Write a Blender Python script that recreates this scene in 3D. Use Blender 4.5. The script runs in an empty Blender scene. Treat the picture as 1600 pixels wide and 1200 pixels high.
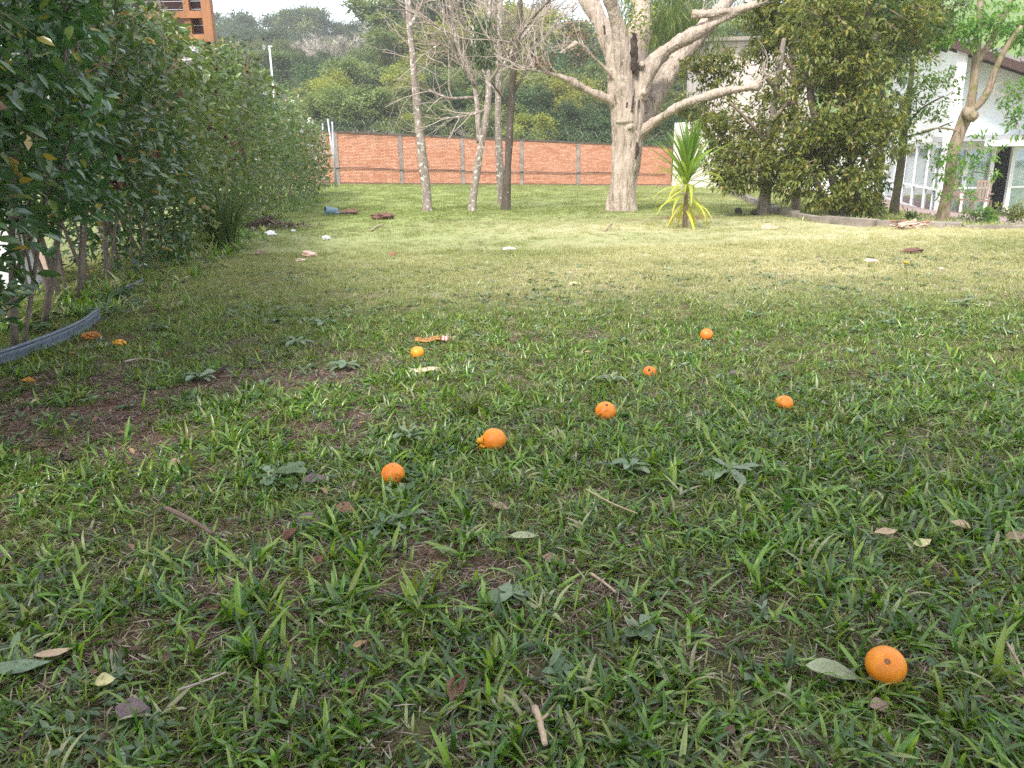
import bpy, bmesh, math, random
import numpy as np
from mathutils import Vector, Matrix, noise, Euler

random.seed(7)
RNG = np.random.default_rng(7)
S = bpy.context.scene
C = S.collection
PI = math.pi

# ------------------------------------------------------------------ camera
H, PITCH, ROLL, F = 1.0, math.radians(16.26), math.radians(-1.0), 1200.0
cam = bpy.data.cameras.new('camera')
cam.sensor_width = 36.0
cam.lens = 27.0
cam.clip_start = 0.05
cam.clip_end = 3000
cam_o = bpy.data.objects.new('camera', cam)
C.objects.link(cam_o)
R3 = Matrix.Rotation(PI / 2 - PITCH, 3, 'X') @ Matrix.Rotation(ROLL, 3, 'Z')
M4 = R3.to_4x4()
M4.translation = (0, 0, H)
cam_o.matrix_world = M4
S.camera = cam_o

# ------------------------------------------------------------------ light
SUN_AZ = math.atan2(-0.40, -0.72)      # from +Y towards +X
SUN_EL = math.radians(49)
world = bpy.data.worlds.new('World')
S.world = world
world.use_nodes = True
wn = world.node_tree
wn.nodes.clear()
sky = wn.nodes.new('ShaderNodeTexSky')
sky.sky_type = 'NISHITA'
sky.sun_disc = False
sky.sun_elevation = SUN_EL
sky.sun_rotation = SUN_AZ
sky.air_density = 1.0
sky.dust_density = 3.0
wmix = wn.nodes.new('ShaderNodeMix')
wmix.data_type = 'RGBA'
wmix.inputs[0].default_value = 0.72
wmix.inputs[7].default_value = (8.5, 8.9, 9.7, 1)      # an even veil of thin cloud
bg = wn.nodes.new('ShaderNodeBackground')
bg.inputs[1].default_value = 0.1
wo = wn.nodes.new('ShaderNodeOutputWorld')
wn.links.new(sky.outputs[0], wmix.inputs[6])
wn.links.new(wmix.outputs[2], bg.inputs[0])
wn.links.new(bg.outputs[0], wo.inputs[0])

sl = bpy.data.lights.new('sun', 'SUN')
sl.energy = 2.4
sl.angle = math.radians(14)
sl.color = (1.0, 0.95, 0.87)
so = bpy.data.objects.new('sun', sl)
C.objects.link(so)
sd = Vector((math.sin(SUN_AZ) * math.cos(SUN_EL), math.cos(SUN_AZ) * math.cos(SUN_EL), math.sin(SUN_EL)))
so.rotation_euler = sd.to_track_quat('Z', 'Y').to_euler()

S.view_settings.view_transform = 'Standard'
S.view_settings.look = 'None'
S.view_settings.exposure = 1.32
S.view_settings.gamma = 1.0
S.view_settings.use_curve_mapping = False
S.render.engine = 'CYCLES'
S.cycles.max_bounces = 8
S.cycles.diffuse_bounces = 3
S.cycles.glossy_bounces = 2
S.cycles.transmission_bounces = 5
S.cycles.transparent_max_bounces = 6
S.cycles.use_denoising = False
S.cycles.use_adaptive_sampling = True
S.cycles.adaptive_threshold = 0.02
S.cycles.sample_clamp_indirect = 6
S.cycles.volume_bounces = 1

# ------------------------------------------------------------------ maths helpers
def sstep(a, b, x):
    t = np.clip((np.asarray(x, float) - a) / (b - a), 0, 1)
    return t * t * (3 - 2 * t)

def vnoise(x, y, f=1.0, seed=0):
    x = np.asarray(x, float) * f + 517.3 + seed * 37.7
    y = np.asarray(y, float) * f + 311.9 + seed * 91.1
    ix, iy = np.floor(x).astype(np.int64), np.floor(y).astype(np.int64)
    fx, fy = x - ix, y - iy
    fx, fy = fx * fx * (3 - 2 * fx), fy * fy * (3 - 2 * fy)
    def h(a, b):
        n = (a * 374761393 + b * 668265263 + seed * 144665) & 0x7fffffff
        n = ((n ^ (n >> 13)) * 1274126177) & 0x7fffffff
        return ((n ^ (n >> 16)) & 0xffff) / 65535.0
    return (h(ix, iy) * (1 - fx) + h(ix + 1, iy) * fx) * (1 - fy) + (h(ix, iy + 1) * (1 - fx) + h(ix + 1, iy + 1) * fx) * fy

def fbm(x, y, f=1.0, seed=0):
    return .5 * vnoise(x, y, f, seed) + .3 * vnoise(x, y, f * 2.1, seed + 1) + .2 * vnoise(x, y, f * 4.3, seed + 2)

def ray(u, v):
    return (R3 @ Vector(((u - 800) / F, -(v - 600) / F, -1)))

def P(u, v, d):
    """the point at world depth y = d that lies behind photo pixel u, v"""
    r = ray(u, v)
    return Vector((0, 0, H)) + r * (d / r.y)

KERB = [(14.5, 52.0), (9.2, 34.5), (7.0, 24.5), (5.55, 17.5), (4.95, 14.2), (4.85, 12.6), (5.1, 11.5), (5.7, 10.9), (6.9, 10.4), (9.5, 9.9), (16, 9.0), (45, 4.0)]
KA = np.array(KERB)

def kerb_dist(x, y):
    x, y = np.asarray(x, float), np.asarray(y, float)
    best = np.full(np.broadcast(x, y).shape, 1e9)
    sgn = np.zeros_like(best)
    for a, b in zip(KA[:-1], KA[1:]):
        dx, dy = b - a
        L2 = dx * dx + dy * dy
        t = np.clip(((x - a[0]) * dx + (y - a[1]) * dy) / L2, 0, 1)
        px, py = a[0] + t * dx, a[1] + t * dy
        d = np.hypot(x - px, y - py)
        cr = dx * (y - a[1]) - dy * (x - a[0])
        m = d < best
        best = np.where(m, d, best)
        sgn = np.where(m, np.sign(cr), sgn)
    return best * np.where(sgn >= 0, 1, -1)

def tz(x, y):
    x, y = np.asarray(x, float), np.asarray(y, float)
    lat = np.clip((x + 7.5) / 15.1, -.2, 1.3)
    z = sstep(8, 35, y) * (0.17 - 0.47 * lat)
    z = z + .05 * sstep(4, 12, y) * (fbm(x, y, .35, 4) - .5) * (1 - sstep(30, 40, y))
    z = z + .02 * (fbm(x, y, 1.3, 9) - .5)
    # gentle swell in the lawn on the right
    z = z + .10 * np.exp(-((x - 6.0) / 2.6) ** 2 - ((y - 8.7) / 1.2) ** 2)
    kd = kerb_dist(x, y)
    low = -np.minimum(np.maximum(kd, 0) * 0.082, 1.0)
    z = z + low * (1 - sstep(48, 60, y))
    # the neighbour's lawn left of the hedge lies level; hills behind
    hy = np.maximum(y - 44, 0)
    left = sstep(60, -60, x)
    hill = 17.5 * (1 - np.exp(-hy / 85.0)) * 1.05 + .9 * sstep(38, 50, y) + 2.5 * sstep(46, 90, y) * (fbm(x, y, .03, 2) - .5)
    hill = hill * (1 + .95 * sstep(24, 50, x))
    return z + hill

def TZ(x, y):
    return float(tz(np.array([x]), np.array([y]))[0])

def at(u, v, dz=0.0):
    """where the ray through a photo pixel meets the ground"""
    r = ray(u, v)
    t = np.concatenate([np.arange(.5, 12, .01), np.arange(12, 90, .05)])
    x, y, z = r.x * t, r.y * t, H + r.z * t
    g = tz(x, y)
    k = np.argmax(z < g)
    return Vector((x[k], y[k], g[k] + dz))

# ------------------------------------------------------------------ object helpers
ORG = {}
def link(o, parent=None):
    C.objects.link(o)
    if parent is not None:
        o.parent = parent
    return o

def tag(o, label=None, cat=None, group=None, kind=None):
    if label: o['label'] = label
    if cat: o['category'] = cat
    if group: o['group'] = group
    if kind: o['kind'] = kind
    return o

def thing(name, label, cat, loc, group=None, rz=0.0):
    o = bpy.data.objects.new(name, None)
    o.empty_display_size = .1
    link(o)
    o.location = loc
    o.rotation_euler = (0, 0, rz)
    ORG[o.name] = Vector(loc)
    return tag(o, label, cat, group)

class MB:
    def __init__(s):
        s.v, s.f, s.r, s.n = [], [], [], 0
    def add(s, v, faces, r=0.0):
        v = np.asarray(v, float).reshape(-1, 3)
        s.v.append(v)
        s.r.append(np.broadcast_to(np.asarray(r, float), (len(v),)))
        if isinstance(faces, np.ndarray):
            s.f.append(faces + s.n)
        else:
            by = {}
            for f in faces: by.setdefault(len(f), []).append(f)
            for k, fl in by.items(): s.f.append(np.array(fl, int) + s.n)
        s.n += len(v)
    def mesh(s, name, mat, smooth=False, org=None):
        me = bpy.data.meshes.new(name)
        v = np.concatenate(s.v) if s.v else np.zeros((0, 3))
        if org is not None: v = v - np.array(org)
        me.vertices.add(len(v))
        me.vertices.foreach_set('co', v.astype(np.float32).ravel())
        if s.f:
            loops = np.concatenate([f.ravel() for f in s.f])
            sizes = np.concatenate([np.full(len(f), f.shape[1]) for f in s.f])
            starts = np.concatenate([[0], np.cumsum(sizes)[:-1]])
            me.loops.add(len(loops))
            me.loops.foreach_set('vertex_index', loops.astype(np.int32))
            me.polygons.add(len(sizes))
            me.polygons.foreach_set('loop_start', starts.astype(np.int32))
            me.polygons.foreach_set('use_smooth', np.full(len(sizes), smooth))
        at_ = me.attributes.new('r', 'FLOAT', 'POINT')
        at_.data.foreach_set('value', np.concatenate(s.r).astype(np.float32))
        me.update(calc_edges=True)
        if mat: me.materials.append(mat)
        return me
    def build(s, name, mat, parent=None, smooth=False, org=None):
        if parent is not None and org is None: org = ORG[parent.name]
        if parent is None and org is None: org = Vector((0, 0, 0))
        o = bpy.data.objects.new(name, s.mesh(name, mat, smooth, org))
        link(o, parent)
        if parent is None: o.location = org
        ORG[o.name] = Vector(org)
        return o

BOXF = [(0, 3, 2, 1), (4, 5, 6, 7), (0, 1, 5, 4), (1, 2, 6, 5), (2, 3, 7, 6), (3, 0, 4, 7)]
def box(mb, c, size, rot=None, r=0.0):
    sx, sy, sz = [a / 2 for a in size]
    v = np.array([(-sx, -sy, -sz), (sx, -sy, -sz), (sx, sy, -sz), (-sx, sy, -sz), (-sx, -sy, sz), (sx, -sy, sz), (sx, sy, sz), (-sx, sy, sz)])
    if rot is not None: v = v @ np.array(rot.to_3x3()).T
    mb.add(v + np.array(c), BOXF, r)

def hexa(mb, eight, r=0.0):
    mb.add(np.array([tuple(p) for p in eight]), BOXF, r)

def beam(mb, p0, p1, w, h, up=(0, 0, 1), r=0.0):
    p0, p1 = Vector(p0), Vector(p1)
    d = (p1 - p0).normalized()
    upv = Vector(up)
    if abs(d.dot(upv)) > .95: upv = Vector((0, 1, 0))
    s = d.cross(upv).normalized()
    u = s.cross(d)
    a, b = s * w / 2, u * h / 2
    hexa(mb, [p0 - a - b, p0 + a - b, p1 + a - b, p1 - a - b, p0 - a + b, p0 + a + b, p1 + a + b, p1 - a + b], r)

def smooth_path(pts, n):
    pts = [Vector(p) for p in pts]
    if len(pts) < 3:
        return [pts[0].lerp(pts[-1], i / n) for i in range(n + 1)]
    e = [pts[0] * 2 - pts[1]] + pts + [pts[-1] * 2 - pts[-2]]
    out = []
    m = len(pts) - 1
    for i in range(n + 1):
        t = i / n * m
        k = min(int(t), m - 1)
        t -= k
        a, b, c, d = e[k:k + 4]
        out.append(.5 * ((2 * b) + (c - a) * t + (2 * a - 5 * b + 4 * c - d) * t * t + (3 * b - a - 3 * c + d) * t ** 3))
    return out

def tube(mb, pts, radii, sides=7, r=0.0, jit=0.0, flat=1.0):
    pts = [Vector(p) for p in pts]
    n = len(pts)
    if np.isscalar(radii): radii = [radii] * n
    if len(radii) != n:
        radii = np.interp(np.linspace(0, 1, n), np.linspace(0, 1, len(radii)), radii)
    t0 = (pts[1] - pts[0]).normalized()
    ref = Vector((0, 0, 1)) if abs(t0.z) < .9 else Vector((1, 0, 0))
    s = t0.cross(ref).normalized()
    V = []
    for i, p in enumerate(pts):
        t = (pts[min(i + 1, n - 1)] - pts[max(i - 1, 0)])
        t = t.normalized() if t.length > 1e-9 else t0
        s = (s - t * s.dot(t))
        s = s.normalized() if s.length > 1e-6 else t.orthogonal().normalized()
        b = t.cross(s)
        for k in range(sides):
            a = 2 * PI * k / sides
            rr = radii[i] * (1 + jit * random.uniform(-1, 1))
            V.append(p + (s * math.cos(a) + b * math.sin(a) * flat) * rr)
    fs = []
    for i in range(n - 1):
        for k in range(sides):
            k2 = (k + 1) % sides
            fs.append((i * sides + k, i * sides + k2, (i + 1) * sides + k2, (i + 1) * sides + k))
    fs.append(tuple(range(sides - 1, -1, -1)))
    fs.append(tuple((n - 1) * sides + k for k in range(sides)))
    mb.add(np.array([tuple(p) for p in V]), fs, r)

# leaf templates: (along, across, up)
T_LEAF = (np.array([(0, 0, 0), (.3, -.42, .05), (.3, 0, -.02), (.3, .42, .05), (.66, -.4, .03), (.66, 0, -.05), (.66, .4, .03), (1, 0, -.12)]),
          [np.array([(0, 2, 1), (0, 3, 2), (7, 4, 5), (7, 5, 6)]), np.array([(1, 2, 5, 4), (2, 3, 6, 5)])])
T_SMALL = (np.array([(0, 0, 0), (.45, -.5, .06), (.45, .5, .06), (1, 0, -.1), (.45, 0, 0)]),
           [np.array([(0, 4, 1), (0, 2, 4), (1, 4, 3), (4, 2, 3)])])
T_DIA = (np.array([(0, 0, 0), (.5, -.5, .08), (1, 0, 0), (.5, .5, .08)]), [np.array([(0, 3, 2, 1)])])

def unit(a):
    return a / np.maximum(np.linalg.norm(a, axis=-1, keepdims=True), 1e-9)

def leaves(mb, Pn, A, Nn, L, W, tmpl, r):
    Pn, A, Nn = np.asarray(Pn, float), unit(np.asarray(A, float)), np.asarray(Nn, float)
    Nn = unit(Nn - A * np.sum(A * Nn, 1, keepdims=True))
    B = np.cross(Nn, A)
    T, FS = tmpl
    m, k = len(Pn), len(T)
    L = np.broadcast_to(np.asarray(L, float), (m,))[:, None, None]
    W = np.broadcast_to(np.asarray(W, float), (m,))[:, None, None]
    V = Pn[:, None] + A[:, None] * T[None, :, 0:1] * L + B[:, None] * T[None, :, 1:2] * W + Nn[:, None] * T[None, :, 2:3] * L
    n0 = mb.n
    mb.v.append(V.reshape(-1, 3))
    mb.r.append(np.repeat(np.broadcast_to(np.asarray(r, float), (m,)), k))
    off = n0 + np.arange(m)[:, None, None] * k
    for f in FS:
        mb.f.append((f[None] + off).reshape(-1, f.shape[1]))
    mb.n += m * k

def rdir(n):
    return unit(RNG.normal(size=(n, 3)))

# ------------------------------------------------------------------ materials
def new_mat(name):
    m = bpy.data.materials.new(name)
    m.use_nodes = True
    nt = m.node_tree
    b = nt.nodes['Principled BSDF']
    return m, nt, b

def nd(nt, t, ins=None, **kw):
    n = nt.nodes.new(t)
    for k, v in kw.items(): setattr(n, k, v)
    if ins:
        for k, v in ins.items():
            if isinstance(v, bpy.types.NodeSocket): nt.links.new(v, n.inputs[k])
            else: n.inputs[k].default_value = v
    return n

def ramp(nt, fac, stops, interp='LINEAR'):
    n = nt.nodes.new('ShaderNodeValToRGB')
    n.color_ramp.interpolation = interp
    e = n.color_ramp.elements
    while len(e) < len(stops): e.new(.5)
    for i, (p, c) in enumerate(stops):
        e[i].position = p
        e[i].color = (*c, 1) if len(c) == 3 else c
    nt.links.new(fac, n.inputs[0])
    return n.outputs[0]

def mix(nt, fac, a, b, mode='MIX'):
    n = nt.nodes.new('ShaderNodeMix')
    n.data_type = 'RGBA'
    n.blend_type = mode
    for i, v in ((0, fac), (6, a), (7, b)):
        if isinstance(v, bpy.types.NodeSocket): nt.links.new(v, n.inputs[i])
        elif i == 0: n.inputs[0].default_value = v
        else: n.inputs[i].default_value = (*v, 1) if len(v) == 3 else v
    return n.outputs[2]

def math_(nt, op, a, b=0.0, c=0.0):
    n = nt.nodes.new('ShaderNodeMath')
    n.operation = op
    for i, v in enumerate((a, b, c)):
        if isinstance(v, bpy.types.NodeSocket): nt.links.new(v, n.inputs[i])
        else: n.inputs[i].default_value = v
    return n.outputs[0]

def tex(nt, scale=5.0, detail=4.0, rough=.6, stretch=None, kind='ShaderNodeTexNoise'):
    tc = nt.nodes.new('ShaderNodeTexCoord')
    src = tc.outputs['Object']
    if stretch:
        mp = nd(nt, 'ShaderNodeMapping', {'Scale': stretch})
        nt.links.new(src, mp.inputs['Vector'])
        src = mp.outputs[0]
    n = nt.nodes.new(kind)
    n.inputs['Scale'].default_value = scale
    if kind == 'ShaderNodeTexNoise':
        n.inputs['Detail'].default_value = detail
        n.inputs['Roughness'].default_value = rough
    nt.links.new(src, n.inputs['Vector'])
    return n.outputs[0]

def bump(nt, b, h, strength=.4, dist=.01):
    n = nd(nt, 'ShaderNodeBump', {'Strength': strength, 'Distance': dist, 'Height': h})
    nt.links.new(n.outputs[0], b.inputs['Normal'])

def attr(nt, name, kind='GEOMETRY'):
    n = nt.nodes.new('ShaderNodeAttribute')
    n.attribute_name = name
    n.attribute_type = kind
    return n.outputs['Fac']

def plain(name, col, rough=.6, var=.15, scale=8.0, bmp=.15, dist=.005, metallic=0.0, stretch=None, spec=.5):
    m, nt, b = new_mat(name)
    n = tex(nt, scale, 5, .65, stretch)
    lo = tuple(c * (1 - var) for c in col)
    hi = tuple(min(1, c * (1 + var)) for c in col)
    nt.links.new(ramp(nt, n, [(.3, lo), (.7, hi)]), b.inputs['Base Color'])
    b.inputs['Roughness'].default_value = rough
    b.inputs['Metallic'].default_value = metallic
    b.inputs['Specular IOR Level'].default_value = spec
    if bmp: bump(nt, b, n, bmp, dist)
    return m

def leaf_mat(name, stops, rough=.4, trans=.3, spec=.5, tcol=1.5, dry=False, objvar=.25, backpale=False):
    m, nt, b = new_mat(name)
    r = attr(nt, 'r')
    col = ramp(nt, r, stops)
    oi = nt.nodes.new('ShaderNodeObjectInfo')
    hs = nd(nt, 'ShaderNodeHueSaturation', {'Color': col})
    v = math_(nt, 'MULTIPLY_ADD', oi.outputs['Random'], objvar, 1 - objvar / 2)
    nt.links.new(v, hs.inputs['Value'])
    h = math_(nt, 'MULTIPLY_ADD', oi.outputs['Random'], .03, .485)
    nt.links.new(h, hs.inputs['Hue'])
    col = hs.outputs[0]
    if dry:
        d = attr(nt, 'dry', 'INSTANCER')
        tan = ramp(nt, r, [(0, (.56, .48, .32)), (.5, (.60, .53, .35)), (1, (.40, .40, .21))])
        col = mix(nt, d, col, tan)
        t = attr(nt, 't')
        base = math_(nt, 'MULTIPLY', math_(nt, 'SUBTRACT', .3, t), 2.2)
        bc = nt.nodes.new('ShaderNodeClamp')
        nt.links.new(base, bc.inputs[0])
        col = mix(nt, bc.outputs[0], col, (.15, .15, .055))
    nt.links.new(col, b.inputs['Base Color'])
    b.inputs['Roughness'].default_value = rough
    b.inputs['Specular IOR Level'].default_value = spec
    tr = nt.nodes.new('ShaderNodeBsdfTranslucent')
    tc = mix(nt, 1.0, col, (tcol, tcol * 1.05, tcol * .5), 'MULTIPLY')
    nt.links.new(tc, tr.inputs[0])
    ms = nt.nodes.new('ShaderNodeMixShader')
    ms.inputs[0].default_value = trans
    nt.links.new(b.outputs[0], ms.inputs[1])
    nt.links.new(tr.outputs[0], ms.inputs[2])
    nt.links.new(ms.outputs[0], nt.nodes['Material Output'].inputs[0])
    return m

def bark_mat(name, dark, light, scale=6.0, stretch=(1, 1, .25), rough=.9, bmp=.6, dist=.02, lichen=None, lich_amt=.55, moss=None, crack=(.06, .05, .045)):
    m, nt, b = new_mat(name)
    n = tex(nt, scale, 8, .7, stretch)
    col = ramp(nt, n, [(.28, dark), (.5, tuple((a + c) / 2 for a, c in zip(dark, light))), (.72, light)])
    big = tex(nt, scale * .35, 3, .5)
    col = mix(nt, ramp(nt, big, [(.35, (0, 0, 0)), (.7, (.5, .5, .5))]), col, tuple(c * .62 for c in light))
    fine = tex(nt, scale * 3, 6, .75, (1, 1, .12))
    col = mix(nt, ramp(nt, fine, [(.33, (1, 1, 1)), (.47, (0, 0, 0))]), col, crack)
    if lichen:
        ln = tex(nt, scale * 1.6, 5, .6)
        col = mix(nt, ramp(nt, ln, [(lich_amt, (0, 0, 0)), (lich_amt + .06, (1, 1, 1))]), col, lichen)
    if moss:
        ln = tex(nt, scale * .8, 6, .7)
        col = mix(nt, ramp(nt, ln, [(.5, (0, 0, 0)), (.62, (1, 1, 1))]), col, moss)
    nt.links.new(col, b.inputs['Base Color'])
    b.inputs['Roughness'].default_value = rough
    b.inputs['Specular IOR Level'].default_value = .2
    h = math_(nt, 'ADD', n, math_(nt, 'MULTIPLY', fine, .7))
    bump(nt, b, h, bmp, dist)
    return m

def lit_mat(name, colour, rough=.7, trans=.15):
    return leaf_mat(name, [(0, tuple(c * .75 for c in colour)), (1, tuple(c * 1.2 for c in colour))], rough, trans, .35, 1.2)

G = {}
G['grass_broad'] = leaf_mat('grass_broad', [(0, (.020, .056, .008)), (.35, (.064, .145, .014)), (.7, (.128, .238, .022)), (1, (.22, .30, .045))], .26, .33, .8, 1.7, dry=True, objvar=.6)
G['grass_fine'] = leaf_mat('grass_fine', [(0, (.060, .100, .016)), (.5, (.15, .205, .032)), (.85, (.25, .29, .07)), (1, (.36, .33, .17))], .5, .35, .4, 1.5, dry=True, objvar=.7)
G['straw'] = leaf_mat('straw', [(0, (.050, .031, .024)), (.5, (.140, .092, .070)), (.82, (.27, .195, .155)), (1, (.52, .43, .36))], .7, .15, .3, 1.2, objvar=.5)
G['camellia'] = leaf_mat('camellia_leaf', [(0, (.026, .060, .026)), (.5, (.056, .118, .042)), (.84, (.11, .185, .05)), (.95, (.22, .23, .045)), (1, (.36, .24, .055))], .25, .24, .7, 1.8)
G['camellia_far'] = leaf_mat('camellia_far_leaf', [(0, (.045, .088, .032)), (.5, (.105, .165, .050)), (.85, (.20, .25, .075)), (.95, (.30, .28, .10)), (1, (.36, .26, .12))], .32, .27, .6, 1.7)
G['olive'] = leaf_mat('olive_leaf', [(0, (.055, .085, .022)), (.4, (.125, .165, .036)), (.75, (.22, .225, .050)), (1, (.37, .29, .08))], .42, .34, .4, 1.6)
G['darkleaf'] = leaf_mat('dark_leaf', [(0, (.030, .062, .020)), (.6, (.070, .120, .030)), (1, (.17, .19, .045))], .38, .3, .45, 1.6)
G['bright'] = leaf_mat('bright_leaf', [(0, (.06, .13, .025)), (.5, (.11, .21, .04)), (1, (.22, .31, .06))], .4, .4, .4, 1.6)
G['strap'] = leaf_mat('strap_leaf', [(0, (.12, .22, .035)), (.4, (.22, .34, .05)), (.7, (.42, .44, .06)), (1, (.58, .50, .08))], .4, .35, .45, 1.4)
G['lemongrass'] = leaf_mat('lemongrass_leaf', [(0, (.04, .09, .025)), (.7, (.09, .17, .045)), (1, (.26, .25, .12))], .45, .3, .4, 1.4)
G['rosette'] = leaf_mat('rosette_leaf', [(0, (.060, .115, .048)), (.6, (.105, .165, .078)), (1, (.17, .225, .125))], .40, .2, .6, 1.3)
G['wood_green'] = leaf_mat('wood_green', [(0, (.08, .115, .040)), (.5, (.165, .205, .070)), (1, (.27, .30, .12))], .55, .3, .3, 1.4, objvar=.6)
G['wood_dark'] = leaf_mat('wood_dark', [(0, (.030, .062, .026)), (.5, (.062, .105, .042)), (1, (.11, .16, .065))], .55, .25, .3, 1.5, objvar=.4)
G['wood_yellow'] = leaf_mat('wood_yellow', [(0, (.13, .15, .03)), (.5, (.26, .275, .055)), (1, (.39, .39, .10))], .55, .35, .3, 1.4, objvar=.3)
G['wood_twig'] = leaf_mat('wood_twig', [(0, (.27, .235, .20)), (.5, (.43, .38, .335)), (1, (.56, .50, .45))], .8, .1, .2, 1.0, objvar=.35)
G['needle'] = leaf_mat('needle_leaf', [(0, (.05, .09, .02)), (.6, (.11, .16, .035)), (1, (.20, .24, .06))], .5, .3, .3, 1.4)
G['bark_pale'] = bark_mat('bark_pale', (.285, .215, .17), (.65, .54, .44), 6, (1, 1, .16), bmp=1.0, dist=.05, lichen=(.50, .42, .36), lich_amt=.55, crack=(.09, .06, .045))
G['bark_grey'] = bark_mat('bark_grey', (.16, .12, .10), (.42, .35, .30), 9, (1, 1, .4), lichen=(.60, .58, .54), lich_amt=.56)
G['bark_dark'] = bark_mat('bark_dark', (.055, .042, .034), (.17, .14, .115), 9, (1, 1, .35), lichen=(.42, .40, .36), lich_amt=.63)
G['bark_moss'] = bark_mat('bark_moss', (.05, .04, .03), (.13, .11, .08), 9, (1, 1, .35), moss=(.10, .12, .03))
G['bark_warm'] = bark_mat('bark_warm', (.20, .145, .10), (.40, .31, .23), 8, (1, 1, .4), moss=(.16, .16, .06))
G['bark_band'] = bark_mat('bark_band', (.16, .13, .11), (.34, .29, .25), 10, (.3, .3, 1.6))
G['stem'] = bark_mat('shrub_stem', (.10, .08, .065), (.27, .22, .18), 20, (1, 1, .3), dist=.004)
G['twig_pale'] = plain('twig_pale', (.38, .31, .26), .85, .3, 20, .2)
G['twig_brown'] = plain('twig_brown', (.16, .11, .08), .85, .3, 30, .3)
G['twig_tan'] = plain('twig_tan', (.40, .30, .21), .85, .3, 40, .3)
G['concrete'] = plain('concrete', (.22, .185, .155), .9, .45, 4, .5, .012)
G['concrete_dark'] = plain('concrete_dark', (.24, .20, .185), .9, .45, 3, .4, .01)
G['mortar'] = plain('mortar', (.22, .13, .095), .95, .3, 6, .3)
G['coping'] = plain('coping_stained', (.085, .070, .060), .95, .6, 5, .4)
G['wire'] = plain('galvanised_wire', (.24, .24, .25), .5, .15, 10, 0, metallic=.5)
G['galv'] = plain('galvanised_pipe', (.42, .45, .50), .5, .2, 8, .05, metallic=.2)
G['black'] = plain('black_cable', (.035, .03, .03), .6, .2, 10, 0)
G['white_wall'] = plain('white_plaster', (.76, .755, .77), .85, .08, .9, .08)
G['bluish_wall'] = plain('bluish_plaster', (.78, .84, .86), .8, .08, 1.2, .08)
G['pale_wall'] = plain('pale_plaster', (.56, .52, .48), .9, .15, 1.5, .2)
G['cream_wall'] = plain('cream_plaster', (.50, .44, .40), .9, .25, 1.2, .2)
G['white_paint'] = plain('white_paint', (.80, .80, .81), .4, .04, 4, 0)
G['grey_slab'] = plain('grey_slab', (.33, .32, .35), .8, .1, 2, .1)
G['dark_wood'] = plain('dark_wood', (.050, .022, .016), .6, .35, 9, .2, stretch=(1, 1, .2))
G['roof_tile'] = plain('roof_tile', (.22, .20, .20), .8, .3, 3, .3)
G['terracotta'] = plain('terracotta', (.32, .15, .09), .8, .3, 5, .3)
G['orange_wood'] = plain('orange_wood', (.28, .115, .042), .5, .4, 7, .15, stretch=(1, 1, .15))
G['board_wood'] = plain('board_wood', (.085, .035, .030), .6, .3, 7, .15, stretch=(.15, 1, 1))
G['curtain'] = plain('curtain', (.80, .84, .85), .9, .06, 3, 0)
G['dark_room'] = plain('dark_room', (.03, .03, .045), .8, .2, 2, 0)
G['terrace'] = plain('terrace_tile', (.27, .195, .175), .8, .18, 2.5, .2)
G['chair_wood'] = plain('chair_wood', (.22, .155, .115), .7, .25, 12, .2)
G['edging'] = plain('edging_plastic', (.105, .130, .170), .45, .4, 14, .25, .002)
G['blue_plastic'] = plain('blue_plastic', (.10, .17, .21), .5, .35, 16, .2)
G['soil'] = plain('red_soil', (.14, .070, .052), .95, .4, 30, .6, .02)
G['paper'] = plain('white_paper', (.82, .82, .83), .8, .06, 20, .1)
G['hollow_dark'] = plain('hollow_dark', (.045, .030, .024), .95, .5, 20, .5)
G['pinkish'] = plain('pinkish_scrap', (.62, .43, .35), .8, .25, 18, .3)
G['stone'] = plain('pale_stone', (.52, .40, .33), .9, .25, 25, .5)
G['cardboard'] = plain('cardboard', (.60, .46, .32), .9, .2, 20, .2)
G['petal_white'] = plain('petal_white', (.80, .78, .76), .6, .05, 30, .1)
G['petal_brown'] = plain('petal_brown', (.19, .105, .06), .8, .5, 30, .3)
G['yellow'] = plain('yellow_petal', (.80, .58, .02), .6, .1, 30, 0)
G['green_stalk'] = plain('green_stalk', (.10, .16, .04), .6, .2, 30, 0)
G['redstripe'] = plain('red_scrap', (.62, .10, .06), .6, .3, 40, .1)

def glass_mat():
    m, nt, b = new_mat('window_glass')
    tr = nd(nt, 'ShaderNodeBsdfTransparent', {'Color': (.90, .95, .95, 1)})
    gl = nd(nt, 'ShaderNodeBsdfGlossy', {'Color': (.9, .95, 1, 1), 'Roughness': .03})
    fr = nd(nt, 'ShaderNodeFresnel', {'IOR': 1.5})
    ms = nt.nodes.new('ShaderNodeMixShader')
    nt.links.new(math_(nt, 'ADD', fr.outputs[0], .05), ms.inputs[0])
    nt.links.new(tr.outputs[0], ms.inputs[1])
    nt.links.new(gl.outputs[0], ms.inputs[2])
    nt.links.new(ms.outputs[0], nt.nodes['Material Output'].inputs[0])
    return m
G['glass'] = glass_mat()

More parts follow.
